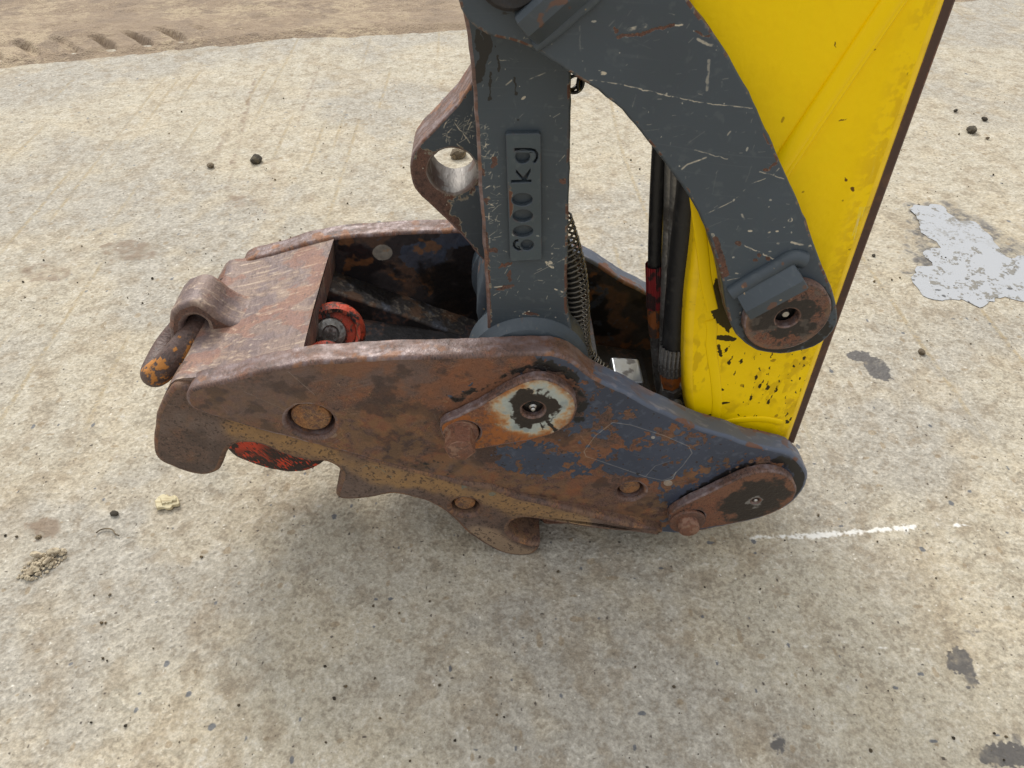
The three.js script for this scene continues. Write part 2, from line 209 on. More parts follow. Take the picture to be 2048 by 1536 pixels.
// ------------------------------------------------------------------ QUICK COUPLER
const Z_IN = -0.04, Z_REAR_IN = -0.328, Z_REAR = -0.368;
const coupler = thing('quick_coupler', 'rusty steel quick coupler with hooked jaws lying on the concrete', 'quick coupler');
const holeA = onZ(621, 844), holeC = onZ(1262, 983), pin1 = onZ(1066, 818, 0.016), pin2 = onZ(1511, 1000, 0.016);
const sidePts = px([[371, 800], [374, 786], [382, 778], [422, 768], [470, 758], [509, 745], [557, 735], [610, 726], [661, 722], [800, 714], [932, 711], [1059, 706], [1110, 707], [1148, 722], [1186, 752], [1251, 783], [1301, 811], [1352, 834], [1403, 857], [1454, 872], [1505, 890], [1555, 900], [1581, 907], [1606, 928], [1616, 950], [1611, 973], [1581, 1009], [1530, 1034], [1479, 1047], [1428, 1057], [1378, 1066], [1340, 1067], [1289, 1061], [1246, 1052], [1186, 1034], [1135, 1021], [1085, 1008], [1034, 996], [983, 979], [932, 970], [856, 950], [780, 930], [712, 912], [661, 898], [610, 886], [572, 875], [524, 863], [483, 851], [437, 837], [392, 822], [378, 812]], 0);
const sideOut = spline(sidePts, 0.009);
const sideHoles = [circle(holeA.x, holeA.y, 0.0365), circle(holeC.x, holeC.y, 0.0235)];
{ // painted, rusted face of the near side plate
  const b = boundsOf(sideOut), W = 2048, H = 1024, m = new Marks(b, W, H, zplane(0));
  // 0: blue-grey paint still there   1: light scratches and raised outline   2: grease
  m.area(0, [[1075, 716], [1110, 700], [1200, 745], [1320, 805], [1500, 880], [1640, 900], [1640, 990], [1560, 1040], [1430, 1080], [1330, 1090], [1310, 1060], [1330, 1020], [1290, 950], [1215, 955], [1130, 965], [1040, 945], [980, 915], [1010, 895], [1140, 850], [1160, 790], [1120, 745]], 0.72);
  m.area(0, [[885, 805], [900, 785], [960, 760], [1030, 730], [1075, 722], [1070, 745], [1000, 765], [930, 800], [890, 815]], 0.62);
  m.erase(0, 1188, 880, 26, 42, 0.35, 0.5).erase(0, 1245, 900, 50, 22, 0.4).erase(0, 1275, 838, 22, 12, 0.4).erase(0, 1330, 868, 24, 10, 0.45).erase(0, 1402, 878, 18, 10, 0.4).erase(0, 1340, 920, 18, 10, 0.5).erase(0, 1120, 905, 40, 22, 0.55).erase(0, 1140, 880, 30, 12, 0.4).erase(0, 1285, 940, 12, 22, 0.5).erase(0, 1452, 900, 30, 8, 0.55).erase(0, 1230, 1000, 40, 20, 0.4).erase(0, 1060, 925, 50, 14, 0.6).erase(0, 1330, 1050, 60, 12, 0.4); m.blur(0, 0.014);
  m.line(1, [[1190, 872], [1225, 845], [1262, 850], [1330, 872], [1378, 893], [1384, 906], [1365, 932], [1342, 955], [1325, 961], [1290, 953], [1200, 922], [1172, 913], [1168, 903], [1190, 872]], 0.0016, 0.55);
  m.line(1, [[1292, 952], [1310, 932], [1340, 922]], 0.0012, 0.5); m.line(1, [[1328, 962], [1345, 958], [1352, 944]], 0.0022, 0.7); m.disc(1, 1336, 966, 9, 6, 0.8);
  m.line(1, [[575, 742], [630, 790]], 0.001, 0.4); m.line(1, [[488, 783], [560, 815], [650, 860]], 0.001, 0.25); m.line(1, [[700, 865], [640, 905]], 0.001, 0.2); m.disc(1, 1306, 875, 4, 3, 0.9); m.disc(1, 662, 870, 12, 6, 0.3);
  for (let i = 0; i < 90; i++) { const u = 420 + rnd() * 1150, v = 740 + (u - 400) * 0.16 + rnd() * 130, a = rnd() * 3.14, l = 4 + rnd() * 40; m.line(1, [[u, v], [u + Math.cos(a) * l, v + Math.sin(a) * l * 0.6]], 0.0007, 0.12 + rnd() * 0.2); }
  m.line(2, [[900, 812], [960, 775], [1030, 738], [1090, 728], [1140, 748], [1165, 790], [1162, 840]], 0.02, 0.9); m.line(2, [[1375, 990], [1440, 955], [1510, 925], [1570, 925], [1600, 950], [1605, 985], [1560, 1030]], 0.024, 0.95); m.line(2, [[1080, 725], [1120, 738]], 0.02, 0.5);
  m.blur(2, 0.007).done();
  const t = texture(b, W, H, (x, y) => {
    const w1 = (fbm(x * 26, y * 26, 3) - 0.5) * 0.03, w2 = (fbm(x * 26 + 90, y * 26, 3) - 0.5) * 0.03;
    rusty(x, y, 0.24, 0.35);
    const stk = n2(x * 26 + 30 * y, y * 520 - x * 130), stk2 = n2(x * 60 - 40 * y, y * 700 + x * 300); mix([138, 116, 102], sst(stk, 0.72, 0.95) * 0.35 * sst(fbm(x * 12, y * 12 + 4, 3), 0.4, 0.6), 0.5); mix([60, 46, 42], sst(stk2, 0.76, 0.95) * 0.35, 0.6); mix([104, 86, 80], 0.55 * sst(fbm(x * 6 + 50, y * 8, 3) + (onZ(620, 800).x - x) * 1.2, 0.42, 0.62), 0.5);
    mix([136, 84, 52], sst(fbm(x * 20 + 11, y * 26, 5), 0.5, 0.66) * 0.55 * sst(x, onZ(520, 830).x, onZ(760, 830).x), 0.75); mix([56, 42, 38], sst(fbm(x * 30 + 91, y * 34, 5), 0.55, 0.68) * 0.6, 0.55);
    const lowY = sst(fbm(x * 7 + 2, y * 7, 3) + 1.2 * (0.36 - y - 0.16 * (x - 0.1)), 0.4, 0.8); mix([126, 96, 64], lowY * 0.55 * sst(fbm(x * 90, y * 90, 3), 0.35, 0.6), 0.85);
    const nz = fbm(x * 17 + 40, y * 22, 5), fine = fbm(x * 130, y * 130 + 7, 3), P = m.at(x + w1, y + w2, 0), f = P * 1.12 + (nz - 0.5) * 2.1 + (fine - 0.5) * 1.2 - 0.5 * sst(P, 0.16, 0.02);
    const p = sst(f, 0.5, 0.55);
    if (p > 0) { const hr = O.h, a = fbm(x * 12, y * 12, 3); const save = [O.r, O.g, O.b, O.k]; set(C.blue, 0.3); mul(0.85 + 0.3 * a); mix([120, 128, 142], sst(fine, 0.6, 0.8) * 0.25); O.k = 0.26 + 0.2 * a; const pr = O.r, pg = O.g, pb = O.b, pk = O.k; [O.r, O.g, O.b, O.k] = save; mix([pr, pg, pb], p, pk); O.h = hr * (1 - p) * 0.8 + p * 0.72; mix([140, 88, 60], p * (1 - p) * 2.4, 0.8); mix(C.rustDark, speck(x, y, 90, 0.16) * p * 0.9, 0.8); }
    mix([178, 170, 158], m.at(x, y, 1) * (0.5 + 0.6 * fine), 0.5); O.h += m.at(x, y, 1) * 0.3;
    const g = m.at(x + w1 * 0.5, y + w2 * 0.5, 2) * 0.8 + (fine - 0.5) * 0.9 + (nz - 0.5) * 1.2; mix(C.grease, sst(g, 0.42, 0.66) * 0.9, 0.34);
  });
  const face = metal(t, 0.0018), edge = M.edge;
  const g = plate(sideOut, sideHoles, 0, Z_IN, 0.006, { rough: 0.0009 });
  // the right part of the rim still carries blue-grey paint
  const gi = g.index.array, pos = g.attributes.position, A = [], B = [], K = []; const xs = onZ(1110, 707).x;
  for (let i = 0; i < gi.length; i += 3) { const t3 = [gi[i], gi[i + 1], gi[i + 2]]; if (i < g.groups[0].count) A.push(...t3); else (pos.getX(gi[i]) + (n2(pos.getX(gi[i]) * 50, 3) - 0.5) * 0.06 > xs + 0.06 && Math.hypot(pos.getX(gi[i]) - holeC.x, pos.getY(gi[i]) - holeC.y) > 0.037 ? K : B).push(...t3); }
  g.setIndex([...A, ...B, ...K]); g.clearGroups(); g.addGroup(0, A.length, 0); g.addGroup(A.length, B.length, 1); g.addGroup(A.length + B.length, K.length, 2);
  mesh('side_plate', g, [face, edge, M.blueEdge], coupler, 'near side plate, brown rust giving way to blue-grey paint at its pinned end');
  M.sideFace = face;
}
{ // far side plate: seen from inside, blackened paint and rust
  const b = boundsOf(sideOut), m = new Marks(b, 1024, 512, zplane(Z_REAR_IN));
  m.disc(0, 850, 505, 55, 25, 1).disc(0, 905, 480, 40, 18, 0.8).disc(1, 765, 505, 20, 16, 1).disc(2, 900, 580, 60, 60, 1).disc(0, 700, 560, 30, 14, 0.5); m.blur(0, 0.01).blur(2, 0.02).done();
  const t = texture(b, 1024, 512, (x, y) => {
    const a = fbm(x * 22, y * 22, 5), c = fbm(x * 150, y * 150, 3); set([52, 48, 48], 0.5); mix([86, 64, 50], sst(a, 0.46, 0.62), 0.75); mix([30, 28, 29], sst(fbm(x * 18 + 70, y * 26, 5), 0.52, 0.62), 0.4);
    mix([66, 76, 92], sst(m.at(x, y, 0) + (a - 0.5) * 1.9 + (c - 0.5) * 0.5, 0.45, 0.6) * 0.8, 0.35); mix([136, 130, 118], sst(m.at(x, y, 1) + (c - 0.5) * 0.8, 0.45, 0.6), 0.8); mix(C.orange, sst(fbm(x * 40, y * 40 + 50, 4), 0.62, 0.72) * 0.5, 0.8); mix(C.grease, sst(m.at(x, y, 2) + (a - 0.5) * 1.6 + (c - 0.5) * 0.5, 0.4, 0.9) * 0.85, 0.35); mul(0.85 + 0.3 * c); O.h = 0.5 * a + 0.4 * c;
  });
  const g = plate(sideOut, [], Z_REAR_IN, Z_REAR, 0.006, { rough: 0.0009, seed: 4 }), gi = g.index.array, pos = g.attributes.position, A = [], B = [], K = []; const xs = onZ(1110, 707).x;
  for (let i = 0; i < gi.length; i += 3) { const t3 = [gi[i], gi[i + 1], gi[i + 2]]; if (i < g.groups[0].count) A.push(...t3); else (pos.getX(gi[i]) > xs + 0.02 ? K : B).push(...t3); }
  g.setIndex([...A, ...B, ...K]); g.clearGroups(); g.addGroup(0, A.length, 0); g.addGroup(A.length, B.length, 1); g.addGroup(A.length + B.length, K.length, 2);
  mesh('side_plate', g, [metal(t, 0.002), M.edge, M.blueEdge], coupler, 'far side plate, its blackened inner face seen across the opening');
}
const castZ = (() => { const x0 = onZ(380, 850).x, x1 = onZ(900, 1000).x; return (x) => -0.015 + 0.019 * (x - x0) / (x1 - x0); })();
{ // lower casting with front jaw, tooth and hook
  const pts = px([[346, 772], [331, 790], [313, 826], [308, 857], [305, 892], [309, 912], [321, 925], [343, 935], [376, 947], [402, 952], [422, 950], [437, 943], [445, 928], [450, 915], [458, 900], [468, 892], [483, 888], [508, 889], [534, 896], [559, 907], [585, 916], [623, 925], [648, 925], [661, 929], [676, 939], [682, 948, 1], [679, 961], [673, 979], [672, 992], [679, 999], [701, 1001], [737, 998], [788, 990], [818, 995], [856, 1006], [881, 1019], [907, 1039], [932, 1065], [958, 1083], [983, 1098], [1014, 1110], [1047, 1113], [1067, 1109], [1078, 1098], [1081, 1089, 1], [1070, 1089], [1050, 1084], [1032, 1077], [1021, 1068], [1017, 1056], [1022, 1047], [1035, 1040], [1049, 1038], [1080, 1041, 1], [1130, 1050], [1180, 1058], [1230, 1063], [1280, 1066], [1326, 1067, 1], [1290, 1056], [1240, 1044], [1186, 1030], [1135, 1017], [1085, 1004], [1034, 992], [983, 974], [932, 966], [856, 946], [780, 926], [712, 907], [661, 890], [600, 865], [520, 838], [450, 806], [420, 795], [394, 784], [368, 773]], castZ);
  const out = spline(pts, 0.007), hb = onZf(931, 1015, castZ), b = boundsOf(out), m = new Marks(b, 2048, 640, (u, v) => { const p = onZf(u, v, castZ); return [p.x, p.y]; });
  m.line(0, [[470, 855], [560, 882], [660, 910], [780, 945], [900, 975], [1000, 1000], [1110, 1028], [1170, 1044]], 0.034, 0.8); m.disc(0, 760, 960, 70, 16, 0.6, 0.2); m.blur(0, 0.012);
  m.disc(1, 932, 975, 9, 7, 1).disc(1, 985, 988, 7, 4, 0.9); m.line(1, [[720, 935], [740, 930], [762, 938], [785, 955]], 0.002, 0.5);
  m.disc(2, 1000, 1090, 80, 22, 0.9, 0.4).disc(2, 1150, 1045, 90, 10, 0.7, 0.1); m.blur(2, 0.014).done();
  const t = texture(b, 2048, 640, (x, y) => {
    const c = fbm(x * 240, y * 240, 3), a = fbm(x * 18, y * 18, 4), f = fbm(x * 80, y * 80, 3); rusty(x, y, 0.22, 0.22); mix([92, 80, 70], 0.35, 0.7); mix([110, 94, 86], sst(fbm(x * 11 + 3, y * 11, 4), 0.48, 0.66) * 0.55, 0.55); mix([62, 50, 45], sst(fbm(x * 26 + 70, y * 20, 4), 0.54, 0.7) * 0.45, 0.6); mix([136, 118, 104], sst(n2(x * 50 + y * 200, y * 420 - x * 90), 0.8, 0.96) * 0.35, 0.5);
    mix([152, 118, 76], sst(m.at(x, y, 0) + (a - 0.5) * 0.9, 0.3, 0.75) * (0.55 + 0.5 * f), 0.9); mix([158, 134, 106], sst(m.at(x, y, 2) + (a - 0.5) * 0.8, 0.2, 0.6) * 0.75, 0.85); mix([62, 46, 36], speck(x, y, 150, 0.35, 3) * 0.75, 0.8); mix([52, 40, 34], sst(c, 0.64, 0.74) * 0.6); mix([104, 110, 100], m.at(x + (f - 0.5) * 0.01, y, 1) * 0.75 * sst(f, 0.35, 0.5), 0.5); O.h = 0.4 * f + 0.45 * c;
  });
  mesh('jaw_casting', plate(out, [circle(hb.x, hb.y, 0.0245)], (x) => castZ(x), -0.075, 0.008, { rough: 0.0006, seed: 2, steps: 4 }), [metal(t, 0.003), M.cast], coupler, 'near jaw casting with blunt front jaw, tooth and rear hook');
  mesh('jaw_casting', plate(out, [], -0.285, -0.3355, 0.006, { rough: 0.0012, seed: 5 }), [M.rust, M.rust], coupler);
  // hook saddle and locking jaws between the two castings
  const hook = spline(px([[890, 1010], [907, 1039], [932, 1065], [958, 1083], [983, 1098], [1014, 1109], [1047, 1112], [1067, 1108], [1078, 1098], [1080, 1090, 1], [1070, 1090], [1050, 1085], [1032, 1078], [1021, 1069], [1017, 1057], [1022, 1048], [1035, 1041], [1049, 1039, 1], [1040, 1005], [960, 990]], castZ), 0.01);
  mesh('hook', plate(hook, [], -0.07, -0.30, 0.003, { rough: 0.001 }), [M.rust, M.rust], coupler);
  const lock = spline(px([[1083, 1030], [1083, 1050], [1092, 1062], [1120, 1070], [1150, 1069], [1180, 1062], [1200, 1040]], -0.05), 0.01); mesh('rear_lock', plate(lock, [], -0.06, -0.26, 0.008, { rough: 0.001 }), [M.boltRust, M.boltRust], coupler);
  const wedge = spline(px([[448, 890], [462, 912], [490, 926], [525, 938], [565, 947], [605, 947], [632, 938], [650, 925], [665, 895], [600, 850], [500, 850]], -0.10), 0.01);
  mesh('front_lock', plate(wedge, [], -0.10, -0.27, 0.012, { rough: 0.001 }), [M.wedge, M.wedge], coupler, 'worn orange-red locking jaw under the front arch');
  // bolts let into the holes
  for (const [p, r, z] of [[holeA, 0.0305, -0.009], [holeC, 0.0185, -0.008], [hb, 0.0185, castZ(hb.x) - 0.008]]) { const q = mesh('bolt', disc(new V3(p.x - 0.001, p.y + 0.001, z - 0.05), r, 0.05, 0.004), M.ochreRust, coupler); q.userData.label = undefined; }
  mesh('hole_bottom', mergeGeometries([disc(new V3(holeA.x, holeA.y, -0.062), 0.05, 0.014), disc(new V3(holeC.x, holeC.y, -0.062), 0.034, 0.014), disc(new V3(hb.x, hb.y, -0.06), 0.03, 0.012)]), M.dark, coupler);
}
// the nose: a thick sloped top and a rounded front across the full width
{
  const prof = px([[607, 695, 1], [575, 703], [540, 711], [500, 721], [460, 731], [420, 740], [392, 744], [368, 745], [353, 749], [341, 766], [327, 795], [318, 835], [315, 877], [324, 900], [350, 914], [385, 915, 1], [390, 870], [410, 832], [450, 800], [520, 778], [614, 750, 1]], -0.04);
  const out = spline(prof, 0.012), n = out.length, seg = 44, z0 = -0.0265, z1 = -0.338;
  const pos = [], uv = [], idx = []; let s = 0;
  for (let i = 0; i <= n; i++) { const p = out[i % n], q = out[(i + 1) % n], o = out[(i + n - 1) % n], d = new V2(q.x - o.x, q.y - o.y).normalize(), nx = d.y, ny = -d.x; if (i) s += p.distanceTo(out[i - 1]);
    for (let k = 0; k <= seg; k++) { const t = k / seg, z = z0 + (z1 - z0) * t, e = Math.min(t, 1 - t) * (z0 - z1), fil = 0.002 * Math.pow(Math.max(0, 1 - e / 0.04), 2) * sst(i / n, 0.30, 0.18), dish = -0.006 * Math.sin(Math.PI * t) * (i < n * 0.35 ? 1 : 0), w = 0.0024 * (fbm(p.x * 30 + 3, z * 30 + p.y * 11, 3) - 0.5) + fil + dish; const sg = area(out) > 0 ? 1 : -1; pos.push(p.x + nx * w * sg, p.y + ny * w * sg, z); uv.push(s, -z); } }
  for (let i = 0; i < n; i++) for (let k = 0; k < seg; k++) { const a = i * (seg + 1) + k, b = a + seg + 1; area(out) > 0 ? idx.push(a, a + 1, b, b, a + 1, b + 1) : idx.push(a, b, a + 1, b, b + 1, a + 1); }
  const g = new THREE.BufferGeometry(); g.setAttribute('position', new THREE.Float32BufferAttribute(pos, 3)); g.setAttribute('uv', new THREE.Float32BufferAttribute(uv, 2)); g.setIndex(idx); g.computeVertexNormals();
  const cap = new THREE.ShapeGeometry(new THREE.Shape(out)); cap.translate(0, 0, z0 - 0.001);
  const t = texture([0, 0, 1.0, 0.5], 1536, 768, (x, y) => {
    const a = fbm(x * 10, y * 10, 4), c = fbm(x * 200, y * 90, 3), st = fbm(x * 60 + 12 * a, y * 220, 3), f = fbm(x * 40, y * 40 + 9, 4); set([122, 102, 92], 0.6, 0.15); mix([150, 128, 110], sst(a * 0.4 + st * 0.6, 0.42, 0.66) * 0.8, 0.7); mix([104, 88, 86], sst(f, 0.45, 0.65) * 0.7, 0.5, 0.2); mix([142, 92, 70], sst(fbm(x * 16 + 31, y * 22, 5), 0.56, 0.64) * 0.45, 0.75); mix([178, 160, 140], sst(st, 0.64, 0.78) * 0.5, 0.5, 0.2); mix([88, 72, 64], sst(c, 0.64, 0.78) * 0.4, 0.7); mul(0.9 + 0.2 * n2(x * 600, y * 600)); O.h = 0.25 * st + 0.25 * c + 0.4 * f;
  });
  M.nose = metal(t, 0.0028); M.nose.map.wrapS = M.nose.map.wrapT = M.nose.bumpMap.wrapS = M.nose.bumpMap.wrapT = THREE.RepeatWrapping;
  mesh('nose', mergeGeometries([toCreasedNormals(g, 0.9), cap.toNonIndexed()]), M.nose, coupler, 'sloping grey-brown nose between the two side plates');
  // ears: lifting lug on the nose
  const lug = spline(px([[336, 650], [339, 630], [356, 612], [381, 604], [402, 607], [418, 616], [433, 629], [452, 641], [480, 649], [515, 650], [550, 690], [520, 735], [440, 760], [400, 758], [360, 730], [344, 690]], -0.15), 0.005);
  const eye = spline(px([[366, 672], [368, 652], [377, 637], [390, 632], [405, 636], [416, 648], [420, 664], [412, 684], [390, 692], [372, 686]], -0.15), 0.006);
  mesh('lifting_lug', plate(lug, [eye], -0.148, -0.226, 0.008, { rough: 0.0015, steps: 4 }), [M.rust, M.nose], coupler, 'thick welded loop on the nose');
}
{ // inside: rib on the far plate, cross tubes, floor shadowed by them
  const rib = spline(px([[640, 560, 1], [980, 676, 1], [980, 720, 1], [640, 620, 1]], -0.29), 0.02); mesh('rib', plate(rib, [], -0.272, -0.33, 0.006, { rough: 0.001 }), [M.dark, M.grime], coupler);
  const c = onZ(662, 672, -0.16), ax = new V3(0.25, 0.55, 0.8).normalize();
  const cyl = mesh('cylinder', mergeGeometries([lathe([[0.0, -0.16], [0.040, -0.16], [0.040, -0.02], [0.047, -0.015], [0.050, 0.0], [0.047, 0.014], [0.040, 0.020], [0.034, 0.018], [0.033, 0.004], [0.0, 0.004]], c.clone().add(new V3(0.008, 0.008, 0)), ax)]), M.orange, coupler, 'orange lock cylinder end, chipped and greasy');
  mesh('stud', lathe([[0.0, 0.0], [0.026, 0.0], [0.024, 0.012], [0.014, 0.016], [0.011, 0.010], [0.0, 0.009]], c.clone().add(new V3(0.002, 0.012, 0.006)), ax), M.zinc, cyl);
  mesh('clevis', mergeGeometries([disc(onZ(652, 736, -0.10), 0.034, 0.05, 0.01, new V3(0.2, 0.8, 0.5))]), M.orange, coupler, 'orange clevis below the cylinder end');
  mesh('cross_plate', plate(spline(px([[600, 800, 1], [1330, 900, 1], [1330, 960, 1], [600, 860, 1]], -0.05), 0.05), [], -0.06, -0.31, 0.004), [M.dark, M.dark], coupler);
  mesh('end_wall', plate(spline(px([[1180, 800, 1], [1210, 800, 1], [1230, 900, 1], [1200, 900, 1]], -0.05), 0.05), [], -0.06, -0.31, 0.004), [M.dark, M.dark], coupler);
}
// pin keepers with their bolts
function keeper(pts, pin, label, paint, bolt) {
  const out = spline(px(pts, 0.018), 0.006), b = boundsOf(out, 0.004), hole = circle(pin.x, pin.y, bolt.hole, 28), bh = onZ(bolt.at[0], bolt.at[1], 0.018), cut = circle(bh.x + bolt.cut[0], bh.y + bolt.cut[1], bolt.cut[2], 24);
  const k = mesh('pin_keeper', plate(out, [hole, cut], 0.018, 0.001, 0.0035, { rough: 0.0006 }), [metal(texture(b, 768, 512, paint), 0.0016), M.edge], coupler, label);
  mesh('pin', disc(new V3(pin.x, pin.y, -0.34), bolt.hole + 0.022, 0.347, 0.002), M.grease, coupler);
  mesh('grease_nipple', lathe([[0, 0], [0.006, 0], [0.006, 0.006], [0.0035, 0.008], [0.0035, 0.011], [0.002, 0.013], [0, 0.013]], new V3(pin.x, pin.y, 0.006), new V3(0, 0, 1), 16), M.steel, k);
  return bh;
}
const d1 = (x, y) => Math.hypot(x - pin1.x, y - pin1.y);
const b1 = keeper([[882, 848], [922, 829], [963, 808], [996, 788], [1024, 773], [1050, 762], [1074, 757], [1105, 761], [1135, 778], [1152, 798], [1153, 824], [1138, 849], [1110, 867], [1072, 879], [1021, 888], [983, 895], [945, 901], [912, 898], [892, 882], [881, 864]], pin1, 'keeper plate with a pale worn centre and rust-orange rim', (x, y) => {
  rusty(x, y, 0.3, 0.9); const n = fbm(x * 60, y * 60, 4), f = fbm(x * 220, y * 220, 3), d = d1(x, y) * 1.24 + (n - 0.5) * 0.05 + (f - 0.5) * 0.014; mix(C.orange, sst(n * 0.6 + f * 0.4, 0.35, 0.6) * 0.75, 0.8);
  mix([196, 178, 146], sst(d, 0.084, 0.056) * 0.9, 0.6); mix([168, 174, 166], sst(d, 0.068, 0.05), 0.5, 0.1); mix([134, 142, 140], sst(fbm(x * 40 + 9, y * 40, 3), 0.5, 0.7) * sst(d, 0.068, 0.05) * 0.7);
  let drip = 0; for (const [ax, ay, bx, by, w] of [[0.022, -0.026, 0.038, -0.05, 0.0035], [0.012, -0.03, 0.016, -0.043, 0.002], [-0.004, -0.03, -0.006, -0.04, 0.002]]) { const qx = x - pin1.x, qy = y - pin1.y, t = clamp(((qx - ax) * (bx - ax) + (qy - ay) * (by - ay)) / ((bx - ax) ** 2 + (by - ay) ** 2)); drip = Math.max(drip, sst(Math.hypot(qx - ax - t * (bx - ax), qy - ay - t * (by - ay)) + (f - 0.5) * 0.004, w, w - 0.0012)); }
  mix([38, 30, 25], Math.max(sst(d1(x, y) + (fbm(x * 42 + 5, y * 42, 4) - 0.5) * 0.034 + (f - 0.5) * 0.008, 0.039, 0.035), drip), 0.35); O.h = 0.4 * f + 0.4 * n;
}, { hole: 0.0165, at: [921, 868], cut: [0.006, 0.003, 0.0245] });
const b2 = keeper([[1342, 1027], [1378, 1004], [1416, 986], [1454, 968], [1492, 951], [1530, 943], [1563, 947], [1586, 961], [1594, 981], [1581, 1004], [1550, 1024], [1505, 1039], [1454, 1050], [1403, 1058], [1365, 1064], [1345, 1055], [1338, 1040]], pin2, 'brown keeper plate with a black greasy centre at the pinned end', (x, y) => {
  rusty(x, y, 0.22, 0.7); const n = fbm(x * 50, y * 50, 4), f = fbm(x * 240, y * 240, 3), d = Math.hypot(x - pin2.x, (y - pin2.y) * 0.8); mix([120, 84, 62], sst(n, 0.4, 0.6) * 0.5, 0.7); mix([36, 30, 27], sst(d + (n - 0.5) * 0.05 + (f - 0.5) * 0.01, 0.06, 0.045) * 0.93, 0.42); mix([150, 148, 142], sst(d + (fbm(x * 90, y * 90 + 5, 3) - 0.5) * 0.026, 0.014, 0.009) * 0.7, 0.4); O.h = 0.4 * f + 0.4 * n;
}, { hole: 0.006, at: [1374, 1041], cut: [0.008, 0.008, 0.022] });
{
  const hex = new THREE.CylinderGeometry(0.0235, 0.0235, 0.034, 6).rotateX(Math.PI / 2).rotateZ(0.3); const o = mesh('bolt', mergeGeometries([boxUV(toCreasedNormals(hex.translate(b1.x, b1.y, 0.034), 0.3)), disc(new V3(b1.x, b1.y, 0.002), 0.028, 0.018, 0.004), disc(new V3(b1.x, b1.y, 0.05), 0.0205, 0.003, 0.003)]), M.boltRust, coupler, 'hexagon bolt head rusted brown');
  mesh('washer', lathe([[0.012, 0], [0.032, 0], [0.032, 0.003], [0.030, 0.0045], [0.012, 0.0045]], new V3(b2.x, b2.y, 0.0185), new V3(0, 0, 1)), M.rust, coupler);
  mesh('bolt', mergeGeometries([disc(new V3(b2.x, b2.y, -0.01), 0.0185, 0.05, 0.004)]), M.boltRust, coupler);
}
// ------------------------------------------------------------------ LIFTING RING on the nose
{
  const ring = thing('lifting_ring', 'rusty oval ring with orange paint flakes through the nose lug', 'lifting ring');
  const top = onZ(392, 648, -0.185), low = onZ(324, 718, -0.150), dir = low.clone().sub(top), L = dir.length(); dir.normalize(); const side = new V3(0, 0, 1), w = 0.052, pts = [];
  for (let i = 0; i < 48; i++) { const t = i / 48 * Math.PI * 2, c = Math.cos(t), s = Math.sin(t), e = Math.sign(c) * Math.pow(Math.abs(c), 0.75); pts.push(top.clone().addScaledVector(dir, L * 0.5 + L * 0.58 * -e).addScaledVector(side, w * Math.sign(s) * Math.pow(Math.abs(s), 0.6) + 0.0)); }
  const g = tube(pts, 0.0212, 120, 20, true);
  const ringU = 0.12; const t = texture([0, 0, 0.6, 0.13], 1024, 256, (x, y) => { rusty(x, y, 0.1, 0.1); mix([72, 58, 54], 0.4, 0.5); const a = fbm(x * 26 + 3, y * 26, 4), f = fbm(x * 200, y * 160, 3); const onLeg = Math.exp(-Math.pow((x - ringU) / 0.05, 2)) * 0.30 - 0.17 + (y < 0.06 ? 0.03 : -0.1); mix([176, 116, 52], sst(a * 0.7 + f * 0.3 + onLeg, 0.53, 0.57) * sst(f, 0.3, 0.42), 0.8); O.h = f; }, true);
  mesh('ring', g, metal(t, 0.0018), ring);
}
// ------------------------------------------------------------------ BUCKET LINK, marked 6000 kg
const linkZ = -0.062, linkB = -0.10;
const link = thing('bucket_link', 'dark grey upright link with a plate cut 6000 kg', 'bucket link');
const linkOut = spline(px([[900, -190], [912, -60], [922, 0], [940, 120], [951, 250], [957, 350], [965, 470], [972, 580], [976, 660], [985, 745], [1060, 790], [1140, 745], [1146, 670], [1134, 610], [1135, 560], [1138, 420], [1141, 300], [1143, 150], [1146, 0], [1150, -190, 1]].map((p, i) => i === 0 ? [...p, 1] : p), linkZ), 0.012);
function paintedFace(out, z, W, H, base, draw, extra) {       // paint with chips at the edges, scratches and grease where the photograph has them
  const b = boundsOf(out), m = new Marks(b, W, H, zplane(z)), e = new Marks(b, W >> 1, H >> 1, (x, y) => [x, y]);
  for (const w of [0.005, 0.010, 0.017]) e.line(0, [...out, out[0]].map((p) => [p.x, p.y]), w, 0.33); e.done(); draw(m); m.done();
  return metal(texture(b, W, H, (x, y) => {
    rusty(x, y, 0.15, 0.35); mix([84, 58, 48], 0.35); const RU = [O.r, O.g, O.b]; O.h = 0.5; paintGrey(x, y, base); const f = fbm(x * 170, y * 170, 3), n = fbm(x * 38, y * 38 + 6, 4), w = (f - 0.5) * 0.006;
    const ed = e.at(x, y, 0), chip = sst(ed * 0.62 + (n - 0.5) * 1.5 + (f - 0.5) * 0.6, 0.72, 0.78); mix([196, 176, 146], sst(ed * 0.62 + (n - 0.5) * 1.5 + (f - 0.5) * 0.6, 0.68, 0.73) * 0.4, 0.6); mix(RU, chip, 0.75); O.h -= 0.3 * chip;
    const s = m.at(x + w * 0.4, y + w * 0.4, 1) * sst(f + 0.3 * n, 0.42, 0.7); mix([212, 198, 172], s, 0.6); const r = m.at(x + w, y - w, 0) + (f - 0.5) * 0.7; mix([196, 170, 130], sst(r, 0.37, 0.45) * 0.5, 0.7); mix(RU, sst(r, 0.46, 0.56), 0.8); O.h -= 0.3 * sst(r, 0.4, 0.5);
    mix([196, 188, 170], speck(x, y, 110, 0.05, 9) * 0.7, 0.6); mix(C.grease, sst(m.at(x + w, y, 2) + (f - 0.5) * 0.5 + (n - 0.5) * 0.4, 0.4, 0.55) * 0.9, 0.3); if (extra) extra(x, y, n, f);
  }), 0.0012);
}
